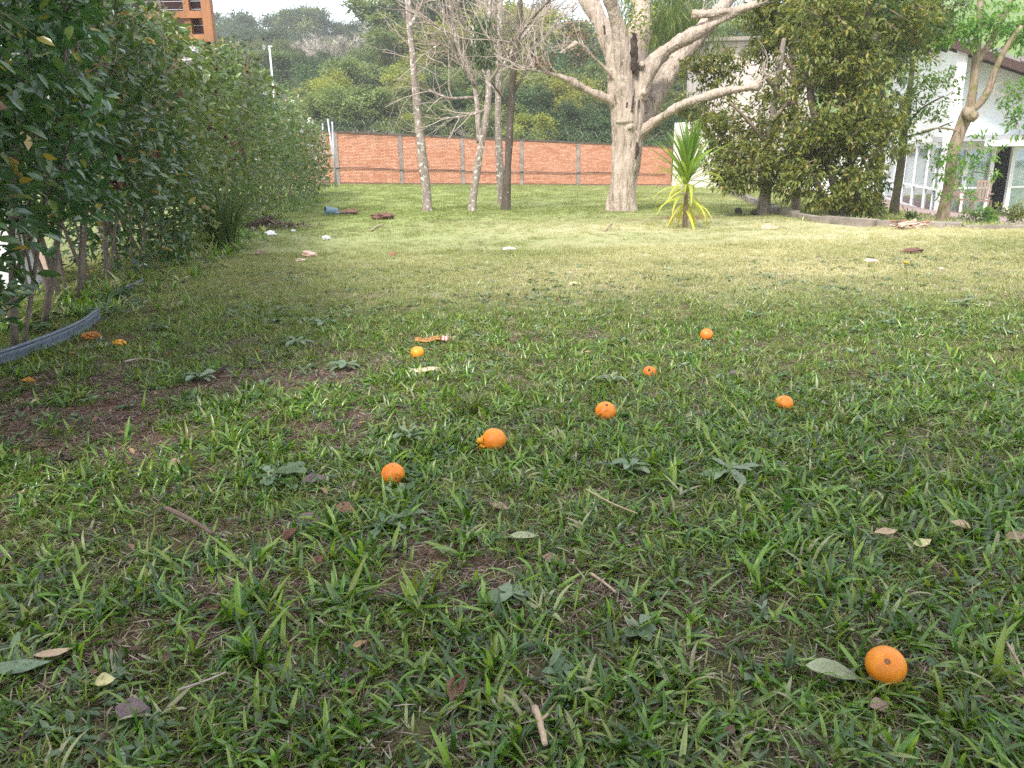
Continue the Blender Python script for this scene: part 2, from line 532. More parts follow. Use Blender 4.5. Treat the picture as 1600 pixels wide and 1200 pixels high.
def orange_mat():
    m, nt, b = new_mat('orange_peel')
    big = tex(nt, 22, 4, .6)
    oi = nt.nodes.new('ShaderNodeObjectInfo')
    col = ramp(nt, big, [(.25, (.62, .17, .012)), (.5, (.80, .26, .015)), (.8, (.86, .36, .03))])
    spots = tex(nt, 60, 3, .5)
    col = mix(nt, ramp(nt, spots, [(.70, (0, 0, 0)), (.78, (.5, .5, .5))]), col, (.30, .10, .02))
    bloom = tex(nt, 9, 3, .5)
    col = mix(nt, ramp(nt, bloom, [(.52, (0, 0, 0)), (.75, (.45, .45, .45))]), col, (.70, .40, .22))
    hs = nd(nt, 'ShaderNodeHueSaturation', {'Color': col})
    nt.links.new(math_(nt, 'MULTIPLY_ADD', oi.outputs['Random'], -.022, .507), hs.inputs['Hue'])
    nt.links.new(math_(nt, 'MULTIPLY_ADD', oi.outputs['Random'], -.25, 1.05), hs.inputs['Value'])
    col = hs.outputs[0]
    nt.links.new(col, b.inputs['Base Color'])
    b.inputs['Roughness'].default_value = .48
    b.inputs['Subsurface Weight'].default_value = .12
    b.inputs['Subsurface Radius'].default_value = (.01, .004, .001)
    vor = tex(nt, 420, kind='ShaderNodeTexVoronoi')
    bump(nt, b, math_(nt, 'ADD', vor, math_(nt, 'MULTIPLY', big, 1.5)), .10, .0006)
    return m
G['orange'] = orange_mat()
G['scar'] = plain('orange_scar', (.20, .10, .045), .9, .4, 150, .4, .001)
G['hole'] = plain('orange_hole', (.035, .014, .008), .9, .4, 100, .3, .001)
G['flesh'] = plain('orange_flesh', (.72, .33, .03), .4, .3, 120, .4, .002)
G['peel'] = plain('orange_old_peel', (.42, .16, .035), .6, .4, 60, .4, .002)

def brick_mat():
    m, nt, b = new_mat('brick_face')
    r = attr(nt, 'r')
    col = ramp(nt, r, [(0, (.42, .165, .10)), (.4, (.53, .235, .145)), (.8, (.61, .305, .20)), (1, (.68, .40, .29))])
    n = tex(nt, 3, 6, .7)
    col = mix(nt, ramp(nt, n, [(.45, (0, 0, 0)), (.8, (.45, .45, .45))]), col, (.66, .44, .33))
    st = tex(nt, 1.3, 6, .75)
    sep = nt.nodes.new('ShaderNodeSeparateXYZ')
    tc = nt.nodes.new('ShaderNodeTexCoord')
    nt.links.new(tc.outputs['Object'], sep.inputs[0])
    hz = math_(nt, 'MULTIPLY_ADD', sep.outputs[2], .62, -.86)          # weathering below the coping
    f = math_(nt, 'ADD', hz, math_(nt, 'MULTIPLY', st, .9))
    col = mix(nt, ramp(nt, f, [(.62, (0, 0, 0)), (.98, (.8, .8, .8))]), col, (.10, .065, .05))
    nt.links.new(col, b.inputs['Base Color'])
    b.inputs['Roughness'].default_value = .95
    b.inputs['Specular IOR Level'].default_value = .15
    bump(nt, b, tex(nt, 40, 4, .6), .4, .01)
    return m
G['brick'] = brick_mat()

# ------------------------------------------------------------------ ground masks
def bare_mask(x, y):
    m = 1.35 * np.exp(-(((x + 1.65) / 1.0) ** 2 + ((y - 3.2) / .85) ** 2) ** 1.2)
    m = m + .8 * np.exp(-((x + .05) / .28) ** 2 - ((y - 1.85) / .30) ** 2)
    m = m + .5 * np.exp(-((x + .9) / .5) ** 2 - ((y - 1.6) / .35) ** 2)
    m = m + .7 * np.exp(-((x + 2.8) / .7) ** 2 - ((y - 5.3) / 1.0) ** 2)
    m = m + .9 * np.exp(-((x - 2.9) / 1.3) ** 2 - ((y - 13.4) / .8) ** 2)
    m = m + .8 * np.exp(-((x + .8) / .8) ** 2 - ((y - 13.6) / .6) ** 2) * .6
    n = fbm(x, y, 2.6, 21)
    return np.clip(m * (.12 + 1.35 * sstep(.38, .62, fbm(x, y, 3.3, 23))) + 1.6 * (n - .62), 0, 1)

def dry_mask(x, y):
    z = sstep(4.4, 7.0, y) * (1 - sstep(11.0, 15.0, y) * (.75 - .25 * sstep(2, 8, x)))
    z = z * (.36 + .64 * sstep(-2.5, 2.5, x))
    n = fbm(x, y, .8, 5)
    n2 = fbm(x * .5, y * 1.6, .5, 15)
    return np.clip(z * (.25 + .75 * n + .75 * (n2 - .35)), 0, 1)

# ------------------------------------------------------------------ ground
def build_ground():
    t = np.linspace(-1, 1, 331)
    xs = 1.9 * np.sinh(t * 5.6)
    ty = np.linspace(-.55, 1, 381)
    ys = 2.0 + 2.0 * np.sinh(ty * 5.9)
    X, Y = np.meshgrid(xs, ys)
    Z = tz(X, Y)
    Z = Z + .022 * (fbm(X, Y, 7, 31) - .5) * (1 - sstep(6, 12, np.hypot(X, Y)))
    nx, ny = len(xs), len(ys)
    V = np.stack([X, Y, Z], -1).reshape(-1, 3)
    i = np.arange(ny - 1)[:, None] * nx + np.arange(nx - 1)[None]
    Fc = np.stack([i, i + 1, i + nx + 1, i + nx], -1).reshape(-1, 4)
    mb = MB()
    mb.add(V, Fc, 0)
    m, nt, b = new_mat('ground_soil_and_turf')
    fine = tex(nt, 38, 6, .75)
    mid = tex(nt, 7, 5, .65)
    soil = ramp(nt, fine, [(.25, (.055, .030, .023)), (.5, (.145, .078, .056)), (.75, (.26, .16, .115))])
    shaded_thatch = ramp(nt, fine, [(.25, (.018, .012, .009)), (.5, (.050, .036, .026)), (.75, (.125, .092, .070))])  # thatch brown, with the shadow between the blades darkened into its colour
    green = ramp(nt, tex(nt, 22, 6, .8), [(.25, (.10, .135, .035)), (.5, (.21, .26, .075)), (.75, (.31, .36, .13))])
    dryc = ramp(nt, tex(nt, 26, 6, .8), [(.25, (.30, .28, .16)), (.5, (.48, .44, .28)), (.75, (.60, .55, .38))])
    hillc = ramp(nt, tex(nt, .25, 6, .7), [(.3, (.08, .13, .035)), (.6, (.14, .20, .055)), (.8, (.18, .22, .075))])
    col = mix(nt, attr(nt, 'far'), shaded_thatch, green)
    col = mix(nt, attr(nt, 'dry'), col, dryc)
    col = mix(nt, attr(nt, 'bare'), col, soil)
    col = mix(nt, attr(nt, 'hill'), col, hillc)
    nt.links.new(col, b.inputs['Base Color'])
    b.inputs['Roughness'].default_value = .95
    b.inputs['Specular IOR Level'].default_value = .15
    bump(nt, b, math_(nt, 'ADD', fine, mid), .6, .02)
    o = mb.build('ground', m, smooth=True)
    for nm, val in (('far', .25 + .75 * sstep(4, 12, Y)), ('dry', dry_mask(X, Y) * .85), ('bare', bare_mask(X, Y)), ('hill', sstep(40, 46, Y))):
        a = o.data.attributes.new(nm, 'FLOAT', 'POINT')
        a.data.foreach_set('value', np.asarray(val, np.float32).ravel())
    tag(o, kind='structure')
    return o
build_ground()

# ------------------------------------------------------------------ brick wall
WA, WB = P(529, 285, 33.0), P(1047, 288, 37.0)
WTA, WTB = P(529, 205, 33.0), P(1047, 229, 37.0)
wlen = (Vector((WB.x, WB.y)) - Vector((WA.x, WA.y))).length
wdir = Vector((WB.x - WA.x, WB.y - WA.y, 0)).normalized()
wnrm = Vector((wdir.y, -wdir.x, 0))         # towards the camera
if wnrm.y > 0: wnrm = -wnrm
def wall_pt(s, t, out=0.0):
    k = s / wlen
    zb = WA.z + (WB.z - WA.z) * k
    zt = WTA.z + (WTB.z - WTA.z) * k
    p = Vector((WA.x, WA.y, 0)) + wdir * s + wnrm * out
    return Vector((p.x, p.y, zb + (zt - zb) * t))
def wall_block(mb, s0, s1, t0, t1, o0, o1, r=0.0):
    hexa(mb, [wall_pt(s0, t0, o1), wall_pt(s1, t0, o1), wall_pt(s1, t0, o0), wall_pt(s0, t0, o0),
              wall_pt(s0, t1, o1), wall_pt(s1, t1, o1), wall_pt(s1, t1, o0), wall_pt(s0, t1, o0)], r)
W = thing('brick_wall', 'long red brick boundary wall with grey concrete posts at the back of the lawn', 'wall', wall_pt(0, 0))
mb = MB()
S0, S1 = -9.5, wlen + .05
wall_block(mb, S0, S1, -.12, .985, -.20, -.012)
mb.build('mortar_core', G['mortar'], W)
posts = [-7.9, -5.25, -2.6] + [i * wlen * 0.1745 for i in range(0, 6)]
pw = .145
posts = [p for p in posts if p < wlen - .3]
for s in posts:
    mb = MB()
    wall_block(mb, s - pw / 2, s + pw / 2, -.1, .99, -.015, .028)
    mb.build('concrete_post', G['concrete_dark'], W)
edges = [S0] + posts + [S1]
for a, b_ in zip(edges[:-1], edges[1:]):
    mb = MB()
    a0 = a + (pw / 2 if a in posts else 0)
    b0 = b_ - (pw / 2 if b_ in posts else 0)
    NC = 33
    for c in range(NC):
        s = a0 - random.uniform(0, .1) - (.12 if c % 2 else 0)
        while s < b0:
            e = s + .235
            ss, ee = max(s, a0 + .004), min(e, b0 - .004)
            if ee - ss > .03:
                j = random.uniform(-.004, .004)
                wall_block(mb, ss, ee, (c + .1) / NC * .985, (c + .9) / NC * .985, -.03, .0 + j + random.uniform(0, .006), .15 + .7 * random.random())
            s = e + .016
    o = mb.build('brick_courses', G['brick'], W)
    tag(o, kind='stuff')
mb = MB()
s = S0
while s < S1:
    e = min(s + random.uniform(.5, .9), S1)
    wall_block(mb, s + .004, e - .004, .975 + random.uniform(0, .008), 1.005 + random.uniform(0, .02), -.24, .04)
    s = e
mb.build('coping', G['coping'], W)
mb = MB()
tube(mb, [wall_pt(s, .275 + .012 * math.sin(s * 1.7) + .012 * math.sin(s * .55 + 1) - .006 * (s > 6), .05) for s in np.arange(-3, wlen, .35)], .017, 5)
tag(mb.build('wall_cable', G['black']), 'black cable sagging along the lower face of the brick wall', 'cable')
mb = MB()
pts = []
for i in range(int(20 * 10 / .62 * 1.0)):
    s = -3 + i * .065 * .95
    if s > wlen: break
    a = i * 2 * PI / 11
    p = wall_pt(s + .05 * math.cos(a), 1.0, -.1 + .2 * math.sin(a))
    pts.append(p + Vector((0, 0, .25 + .23 * math.cos(a))))
tube(mb, pts, .006, 4)
tag(mb.build('razor_wire', G['wire']), 'looping coil of razor wire along the top of the brick wall', 'razor wire')

# white rendered wall piece closing the right end of the brick wall
def quad_wall(mb, p0, p1, z0, z1, th):
    p0, p1 = Vector(p0), Vector(p1)
    d = Vector((p1.x - p0.x, p1.y - p0.y, 0)).normalized()
    n = Vector((d.y, -d.x, 0)) * th
    if n.y < 0: n = -n
    hexa(mb, [(p0.x, p0.y, z0), (p1.x, p1.y, z0), (p1.x + n.x, p1.y + n.y, z0), (p0.x + n.x, p0.y + n.y, z0),
              (p0.x, p0.y, z1), (p1.x, p1.y, z1), (p1.x + n.x, p1.y + n.y, z1), (p0.x + n.x, p0.y + n.y, z1)])
a, b_ = P(1050, 290, 36.6), P(1118, 300, 34.0)
mb = MB()
quad_wall(mb, a, b_, a.z - .5, P(1050, 192, 36.6).z, .25)
o = mb.build('garden_wall', G['pale_wall'], org=a)
tag(o, 'short white rendered wall beside the right end of the brick wall', 'wall')

# ------------------------------------------------------------------ galvanised frame at the end of the hedge
gp = P(522, 296, 26.0)
T = thing('pipe_gate_frame', 'galvanised pipe fence frame standing at the far end of the hedge', 'fence frame', (gp.x, gp.y, TZ(gp.x, gp.y)))
def P2(u, v, d): return P(u, v, d)
for (u0, v0, u1, v1, d) in ((512, 186, 527, 285, 26), (519, 190, 524, 285, 26.2), (487, 190, 492, 292, 27), (504, 193, 508, 290, 27)):
    mb = MB()
    tube(mb, [P(u0, v0, d), P(u1, v1 + 8, d)], .026, 8)
    mb.build('post', G['galv'], T, True)
for (va, vb) in ((240, 238), (279, 278)):
    mb = MB()
    tube(mb, [P(487, va + 2, 27), P(505, va, 26.6), P(513, vb, 26)], .014, 6)
    mb.build('rail', G['galv'], T, True)

# ------------------------------------------------------------------ lamp pole beyond the hedge
lp = P(424, 110, 44)
zz = TZ(lp.x, lp.y)
T = thing('lamp_pole', 'thin white lamp pole rising behind the far hedge', 'pole', (lp.x, lp.y, zz))
mb = MB()
tube(mb, [(lp.x, lp.y, zz - .3), P(421, 74, 44)], [.055, .045], 8)
mb.build('pole', G['white_paint'], T, True)
mb = MB()
top = P(421, 74, 44)
box(mb, top + Vector((.05, 0, .04)), (.22, .12, .08))
mb.build('lamp_head', G['galv'], T)

# ------------------------------------------------------------------ timber balcony
def timber():
    d = 14.0
    base = P(330, 66, d)
    z0 = TZ(base.x, base.y)
    T = thing('timber_balcony', 'orange varnished timber balcony corner rising above the hedge', 'balcony', (base.x, base.y, z0))
    xr = base.x
    zt, zb = P(322, -110, d).z, P(332, 64, d).z
    def beamo(name, p0, p1, w, h, m):
        q = MB(); beam(q, p0, p1, w, h); return q.build(name, m, T)
    xs = [xr, xr - .34, xr - 1.75, xr - 3.2]
    for k, x in enumerate(xs):
        w = .15 if k != 1 else .10
        beamo('post', (x, d + (.02 if k == 1 else 0), zb - .02 if k != 3 else z0), (x, d + (.02 if k == 1 else 0), zt), w, w, G['orange_wood'])
    beamo('support_post', (xr - 1.75, d + .25, z0 - .2), (xr - 1.75, d + .25, zb - .13), .16, .16, G['orange_wood'])
    for z in (zb + .04, zb + .40, zb + .78, zt - .05):
        beamo('rail', (xr - .078, d - .03, z), (xr - 3.2, d - .03, z), .08, .11, G['orange_wood'])
    z = zb + .08
    while z < zt - .1:
        q = MB(); box(q, (xr - 1.7, d + .16, z), (3.2, .03, .115)); q.build('board', G['board_wood'], T)
        z += .125
    q = MB(); box(q, (xr - 1.62, d + .16, zb - .08), (3.3, .34, .1)); q.build('deck', G['board_wood'], T)
    q = MB(); box(q, (xr - 1.62, d + .16, zt + .1), (3.3, .5, .14)); q.build('roof', G['board_wood'], T)
timber()

# ------------------------------------------------------------------ white house
def house():
    zb = -1.10
    c0 = P(1464, 329, 26.0); c0 = Vector((c0.x, c0.y, zb))
    c1 = P(1378, 306, 37.5); c1 = Vector((c1.x, c1.y, zb))
    T = thing('white_house', 'white two storey house with tall curtained glass doors and dark sloping eaves', 'house', c0)
    e1 = (c1 - c0).normalized()                       # along the left face, away from us
    L1 = (c1 - c0).length
    out = Vector((-e1.y, e1.x, 0))                    # left face looks this way
    top0, top1 = 4.05, 5.0
    def face_box(name, mat, s0, s1, z0, z1, o0, o1, par=T):
        q = MB()
        a, b = c0 + e1 * s0, c0 + e1 * s1
        hexa(q, [Vector((a.x, a.y, z0)) + out * o1, Vector((a.x, a.y, z0)) + out * o0, Vector((b.x, b.y, z0)) + out * o0, Vector((b.x, b.y, z0)) + out * o1,
                 Vector((a.x, a.y, z1)) + out * o1, Vector((a.x, a.y, z1)) + out * o0, Vector((b.x, b.y, z1)) + out * o0, Vector((b.x, b.y, z1)) + out * o1])
        return q.build(name, mat, par)
    wz1 = zb + 2.45
    w0, w1 = .55, L1 - .1
    # left face: piers and upper wall round the opening
    face_box('wall', G['white_wall'], -.02, w0, zb - .4, wz1, -.25, 0)
    q = MB()
    a, b = c0, c1 + e1 * 1.5
    for_pts = [(a, wz1, top0), (b, wz1, top1)]
    hexa(q, [Vector((a.x, a.y, wz1)), Vector((a.x, a.y, wz1)) - out * .25, Vector((b.x, b.y, wz1)) - out * .25, Vector((b.x, b.y, wz1)),
             Vector((a.x, a.y, top0 + .3)), Vector((a.x, a.y, top0 + .3)) - out * .25, Vector((b.x, b.y, top1 + .3)) - out * .25, Vector((b.x, b.y, top1 + .3))])
    q.build('wall', G['white_wall'], T)
    face_box('wall', G['white_wall'], w1, L1 + 1.5, zb - .4, wz1, -.25, 0)
    face_box('plinth', G['concrete'], w0, w1, zb - .4, zb + .05, -.25, .02)
    # glazed doors
    n = 5
    for k in range(n):
        s0 = w0 + (w1 - w0) * k / n
        s1 = w0 + (w1 - w0) * (k + 1) / n
        win = None
        q = MB()
        def fb(s0_, s1_, z0_, z1_, o0, o1):
            a_, b_ = c0 + e1 * s0_, c0 + e1 * s1_
            hexa(q, [Vector((a_.x, a_.y, z0_)) + out * o1, Vector((a_.x, a_.y, z0_)) + out * o0, Vector((b_.x, b_.y, z0_)) + out * o0, Vector((b_.x, b_.y, z0_)) + out * o1,
                     Vector((a_.x, a_.y, z1_)) + out * o1, Vector((a_.x, a_.y, z1_)) + out * o0, Vector((b_.x, b_.y, z1_)) + out * o0, Vector((b_.x, b_.y, z1_)) + out * o1])
        za, zc = zb + .052, wz1 - .003
        fb(s0 + .003, s0 + .08, za, zc, -.14, -.04)
        fb(s1 - .08, s1 - .003, za, zc, -.14, -.04)
        fb(s0 + .08, s1 - .08, za, za + .09, -.14, -.04)
        fb(s0 + .08, s1 - .08, zc - .09, zc, -.14, -.04)
        fb(s0 + .08, s1 - .08, zb + .86, zb + .93, -.14, -.04)
        win = q.build('window', G['white_paint'], T)
        face_box('pane', G['glass'], s0 + .08, s1 - .08, za + .09, zb + .86, -.10, -.09, win)
        face_box('pane', G['glass'], s0 + .08, s1 - .08, zb + .93, zc - .09, -.10, -.09, win)
    def curtain(p, q_, z0, z1, waves):
        mb = MB()
        m = waves * 6
        p, q_ = Vector(p), Vector(q_)
        d = q_ - p
        nn = Vector((-d.y, d.x, 0)).normalized()
        V = []
        for i in range(m + 1):
            t = i / m
            w = p + d * t + nn * (.05 * math.sin(t * waves * 2 * PI) + .02 * math.sin(t * 41))
            V += [(w.x, w.y, z0), (w.x, w.y, z1)]
        mb.add(np.array(V), [(2 * i, 2 * i + 2, 2 * i + 3, 2 * i + 1) for i in range(m)])
        return mb.build('curtain', G['curtain'], T, True)
    a, b = c0 + e1 * w0 - out * .35, c0 + e1 * w1 - out * .35
    curtain(a, b, zb + .05, wz1, 34)
    # right face, set back under a slab
    r0 = c0 + e1 * 1.0 + Vector((.25, 0, 0))
    e2 = Vector((1, .10, 0)).normalized()
    out2 = Vector((e2.y, -e2.x, 0))
    W2 = 9.0
    def rbox(name, mat, s0, s1, z0, z1, o0, o1, par=T, z1b=None):
        q = MB()
        a, b = r0 + e2 * s0, r0 + e2 * s1
        z1b_ = z1 if z1b is None else z1b
        hexa(q, [Vector((a.x, a.y, z0)) + out2 * o1, Vector((b.x, b.y, z0)) + out2 * o1, Vector((b.x, b.y, z0)) + out2 * o0, Vector((a.x, a.y, z0)) + out2 * o0,
                 Vector((a.x, a.y, z1)) + out2 * o1, Vector((b.x, b.y, z1b_)) + out2 * o1, Vector((b.x, b.y, z1b_)) + out2 * o0, Vector((a.x, a.y, z1)) + out2 * o0])
        return q.build(name, mat, par)
    gz = zb + 2.35
    rbox('upper_wall', G['bluish_wall'], -.2, W2, gz + .28, 4.2, -.25, 0, z1b=1.4)
    rbox('canopy_slab', G['grey_slab'], -.4, W2, gz + .08, gz + .25, -.2, 1.1)
    rbox('canopy_edge', G['white_paint'], .55, W2, gz - .08, gz + .10, 1.1, 1.16)
    rbox('lintel', G['bluish_wall'], -.2, W2, gz - .1, gz + .078, -.25, -.003)
    # solid return at the left between the faces
    q = MB()
    a, b = c0 + out * -.26, c0 + e1 * 1.25 - out * .26
    hexa(q, [(a.x, a.y, zb - .3), (a.x + .03, a.y, zb - .3), (b.x + .03, b.y, zb - .3), (b.x, b.y, zb - .3), (a.x, a.y, top0), (a.x + .03, a.y, top0), (b.x + .03, b.y, top0), (b.x, b.y, top0)])
    q.build('wall', G['bluish_wall'], T)
    doors = [(-.1, .85, 0), (.85, 1.8, 0), (1.8, 2.55, 2), (2.55, 3.7, 0), (3.7, 4.9, 0), (4.9, 6.1, 0)]
    for s0, s1, kd in doors:
        q = MB()
        def fb2(a0, a1, z0, z1):
            a_, b_ = r0 + e2 * a0, r0 + e2 * a1
            hexa(q, [Vector((a_.x, a_.y, z0)) + out2 * -.04, Vector((b_.x, b_.y, z0)) + out2 * -.04, Vector((b_.x, b_.y, z0)) + out2 * -.14, Vector((a_.x, a_.y, z0)) + out2 * -.14,
                     Vector((a_.x, a_.y, z1)) + out2 * -.04, Vector((b_.x, b_.y, z1)) + out2 * -.04, Vector((b_.x, b_.y, z1)) + out2 * -.14, Vector((a_.x, a_.y, z1)) + out2 * -.14])
        za, zc = zb + .03, gz - .103
        fb2(s0 + .003, s0 + .07, za, zc)
        fb2(s1 - .07, s1 - .003, za, zc)
        if kd != 2:
            fb2(s0 + .07, s1 - .07, za, za + .08)
            fb2(s0 + .07, s1 - .07, zc - .08, zc)
            fb2(s0 + .07, s1 - .07, zb + .88, zb + .95)
        dd = q.build('glass_door' if kd != 2 else 'open_doorway', G['white_paint'], T)
        if kd != 2:
            rbox('pane', G['glass'], s0 + .07, s1 - .07, za + .08, zb + .88, -.10, -.09, dd)
            rbox('pane', G['glass'], s0 + .07, s1 - .07, zb + .95, zc - .08, -.10, -.09, dd)
    for s0, s1, wv in ((-.1, 1.75, 9), (2.6, 6.2, 15)):
        a, b = r0 + e2 * s0 - out2 * .3, r0 + e2 * s1 - out2 * .3
        curtain(a, b, zb + .03, gz - .1, wv)
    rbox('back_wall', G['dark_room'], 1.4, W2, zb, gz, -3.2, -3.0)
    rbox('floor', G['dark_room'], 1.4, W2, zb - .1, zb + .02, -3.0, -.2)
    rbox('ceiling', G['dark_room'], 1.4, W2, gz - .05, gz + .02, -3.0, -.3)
    rbox('wall', G['bluish_wall'], 6.1, W2, zb - .3, gz - .1, -.25, 0)
    # mono-pitch roof: high edge over the left face, falling to the right
    hA = c0 - e1 * .4 + out * .45; hB = c1 + e1 * 1.6 + out * .6
    zA, zB = top0 + .33, top1 + .45
    down = Vector((9.5, -.6, 0))
    lA, lB = hA + down, hB + down
    fall = 3.2
    def slab(name, mat, off, th):
        q = MB()
        hexa(q, [Vector((hA.x, hA.y, zA + off)), Vector((lA.x, lA.y, zA - fall + off)), Vector((lB.x, lB.y, zB - fall + off)), Vector((hB.x, hB.y, zB + off)),
                 Vector((hA.x, hA.y, zA + off + th)), Vector((lA.x, lA.y, zA - fall + off + th)), Vector((lB.x, lB.y, zB - fall + off + th)), Vector((hB.x, hB.y, zB + off + th))])
        return q.build(name, mat, T)
    slab('soffit', G['dark_wood'], 0, .05)
    rf = slab('roof', G['roof_tile'], .053, .10)
    # fascia boards and rafters under the eave that faces us
    dv = Vector((down.x, down.y, -fall))
    for k in range(2):
        q = MB()
        p = Vector((hA.x, hA.y, zA)) + e1 * (.02 + .5 * k)
        beam(q, p + Vector((0, 0, -.10)), p + dv + Vector((0, 0, -.10)), .07, .2)
        q.build('fascia', G['dark_wood'], T)
    for k in range(9):
        q = MB()
        p = Vector((hA.x, hA.y, zA - .09)).lerp(Vector((hB.x, hB.y, zB - .09)), (k + .3) / 9)
        beam(q, p, p + dv * .12, .08, .15)
        q.build('rafter', G['dark_wood'], T)
    for k in range(12):                              # tile ridges along the verge
        q = MB()
        p = Vector((hA.x, hA.y, zA + .17)) + dv * (k / 12)
        tube(q, [p - e1 * .05, p + e1 * 1.2], .09, 6)
        q.build('verge_tile', G['roof_tile'], rf)
    # low back wing seen between the trees
    w = MB()
    pa, pb = P(1236, 300, 38.5), P(1385, 300, 38.5)
    zr = zb + 3.2
    quad_wall(w, (pa.x, pa.y, 0), (pb.x, pb.y, 0), zb - .5, zb + .5, .3)
    w.build('wing_wall', G['white_wall'], T)
    w = MB(); quad_wall(w, (pa.x, pa.y, 0), (pb.x, pb.y, 0), zb + 2.3, zr, .3)
    w.build('wing_wall', G['white_wall'], T)
    w = MB(); quad_wall(w, (pa.x, pa.y + .3, 0), (pb.x, pb.y + .3, 0), zb + .5, zb + 2.3, .05)
    w.build('wing_blind', G['curtain'], T)
    nwin = 4
    for k in range(nwin + 1):
        x = pa.x + (pb.x - pa.x) * k / nwin
        w = MB(); box(w, (x, pa.y + .1, zb + 1.4), (.22, .2, 1.794))
        w.build('wing_pier', G['white_wall'], T)
    w = MB(); box(w, ((pa.x + pb.x) / 2, pa.y + 1.4, zr + .1), (pb.x - pa.x + .8, 4, .18))
    w.build('wing_roof', G['roof_tile'], T)
    return c0, c1, r0
c0, c1, r0 = house()

# terrace paving in front of the glass doors
mb = MB()
def sheet(poly, dz):
    V = [(x, y, TZ(x, y) + dz) for x, y in poly]
    return V
def ground_patch(name, mat, u_edges, n, dz):
    """a paved strip between two lines, following the ground"""
    (a0, a1), (b0, b1) = u_edges
    q = MB()
    V, Fq = [], []
    for i in range(n + 1):
        for j in range(n + 1):
            p = Vector(a0).lerp(Vector(a1), i / n).lerp(Vector(b0).lerp(Vector(b1), i / n), j / n)
            V.append((p.x, p.y, TZ(p.x, p.y) + dz))
    for i in range(n):
        for j in range(n):
            k = i * (n + 1) + j
            Fq.append((k, k + n + 1, k + n + 2, k + 1))
    q.add(np.array(V), Fq)
    return q.build(name, mat)
tp = ground_patch('terrace', G['terrace'], (((8.2, 15.5, 0), (17.5, 39, 0)), ((c0.x + 1.0, 19, 0), (c1.x + .3, 39, 0))), 30, .02)
tag(tp, kind='structure')

# cream building behind the trees
def cream():
    d = 43.0
    a, b = P(1098, 290, d), P(1262, 290, d)
    zb = TZ(a.x, a.y) - .5
    T = thing('cream_building', 'cream rendered building half hidden behind the leafy trees', 'building', (a.x, a.y, zb))
    ztop = P(1100, 66, d).z
    q = MB(); quad_wall(q, (a.x, d, 0), (b.x, d, 0), zb, ztop, 5.0); q.build('wall', G['cream_wall'], T)
    q = MB()
    hexa(q, [(a.x - .4, d - .5, ztop), (b.x + .4, d - .5, ztop), (b.x + .4, d + 5.4, ztop), (a.x - .4, d + 5.4, ztop),
             (a.x - .4, d - .5, ztop + .18), (b.x + .4, d - .5, ztop + .18), (b.x + .4, d + 5.4, ztop + .18), (a.x - .4, d + 5.4, ztop + .18)])
    q.build('roof', G['concrete'], T)
cream()

# ------------------------------------------------------------------ kerb between lawn and lower garden
def kerb():
    pts = smooth_path([Vector((x, y, 0)) for x, y in KERB[1:-1]], 260)
    T = None
    acc, last = 0.0, pts[0]
    start = pts[0]
    lens = []
    T = thing('concrete_kerb', 'low weathered concrete kerb curving along the right edge of the lawn', 'kerb', (pts[0].x, pts[0].y, TZ(pts[0].x, pts[0].y)))
    i0 = 0
    for i in range(1, len(pts)):
        acc += (pts[i] - pts[i - 1]).length
        if acc > 1.05:
            a, b = pts[i0], pts[i]
            d = (b - a).normalized()
            a2, b2 = a + d * .008, b - d * .008
            q = MB()
            za, zb_ = TZ(a.x, a.y), TZ(b.x, b.y)
            n = Vector((-d.y, d.x, 0))
            h = (.075 + random.uniform(-.025, .03)) * (1 - .6 * float(sstep(5.4, 7.5, a.x)) * (a.y < 13)) + .08 * math.exp(-((a.y - 24) / 8) ** 2)
            j = n * random.uniform(-.02, .02)
            w = .075
            hexa(q, [a2 - n * w + j + Vector((0, 0, za - .15)), b2 - n * w + j + Vector((0, 0, zb_ - .15)), b2 + n * w + j + Vector((0, 0, zb_ - .15)), a2 + n * w + j + Vector((0, 0, za - .15)),
                     a2 - n * w * .9 + j + Vector((0, 0, za + h)), b2 - n * w * .9 + j + Vector((0, 0, zb_ + h - random.uniform(0, .02))), b2 + n * w * .9 + j + Vector((0, 0, zb_ + h)), a2 + n * w * .9 + j + Vector((0, 0, za + h))])
            q.build('kerb_block', G['concrete'], T)
            i0, acc = i, 0.0
kerb()

# ------------------------------------------------------------------ trees: helpers
def grow(mb, p, d, L, r, lev, maxlev, nkid=(3, 5), spread=.75, up=.12, wob=.18, tips=None, sides=None, shrink=.62):
    p, d = Vector(p), Vector(d).normalized()
    n = 5 if lev < maxlev else 4
    pts = [p.copy()]
    q = p.copy()
    for i in range(n):
        d = (d + Vector((random.gauss(0, wob), random.gauss(0, wob), random.gauss(0, wob) + up * .3))).normalized()
        q = q + d * (L / n)
        pts.append(q.copy())
    sd_ = sides or (6 if r > .05 else 5 if r > .02 else 4 if r > .008 else 3)
    tube(mb, pts, list(np.linspace(r, r * (.55 if lev < maxlev else .3), n + 1)), sd_, random.random())
    if lev >= maxlev:
        if tips is not None: tips.append((pts[-1], d.copy())); tips.append((pts[-2], d.copy()))
        return
    for k in range(random.randint(*nkid)):
        i = random.randint(2, n)
        ax = Vector((random.gauss(0, 1), random.gauss(0, 1), random.gauss(0, 1)))
        nd_ = (d + ax.normalized() * spread + Vector((0, 0, up))).normalized()
        grow(mb, pts[i], nd_, L * shrink * random.uniform(.75, 1.2), max(r * .5, .0025), lev + 1, maxlev, nkid, spread, up, wob, tips, sides, shrink)

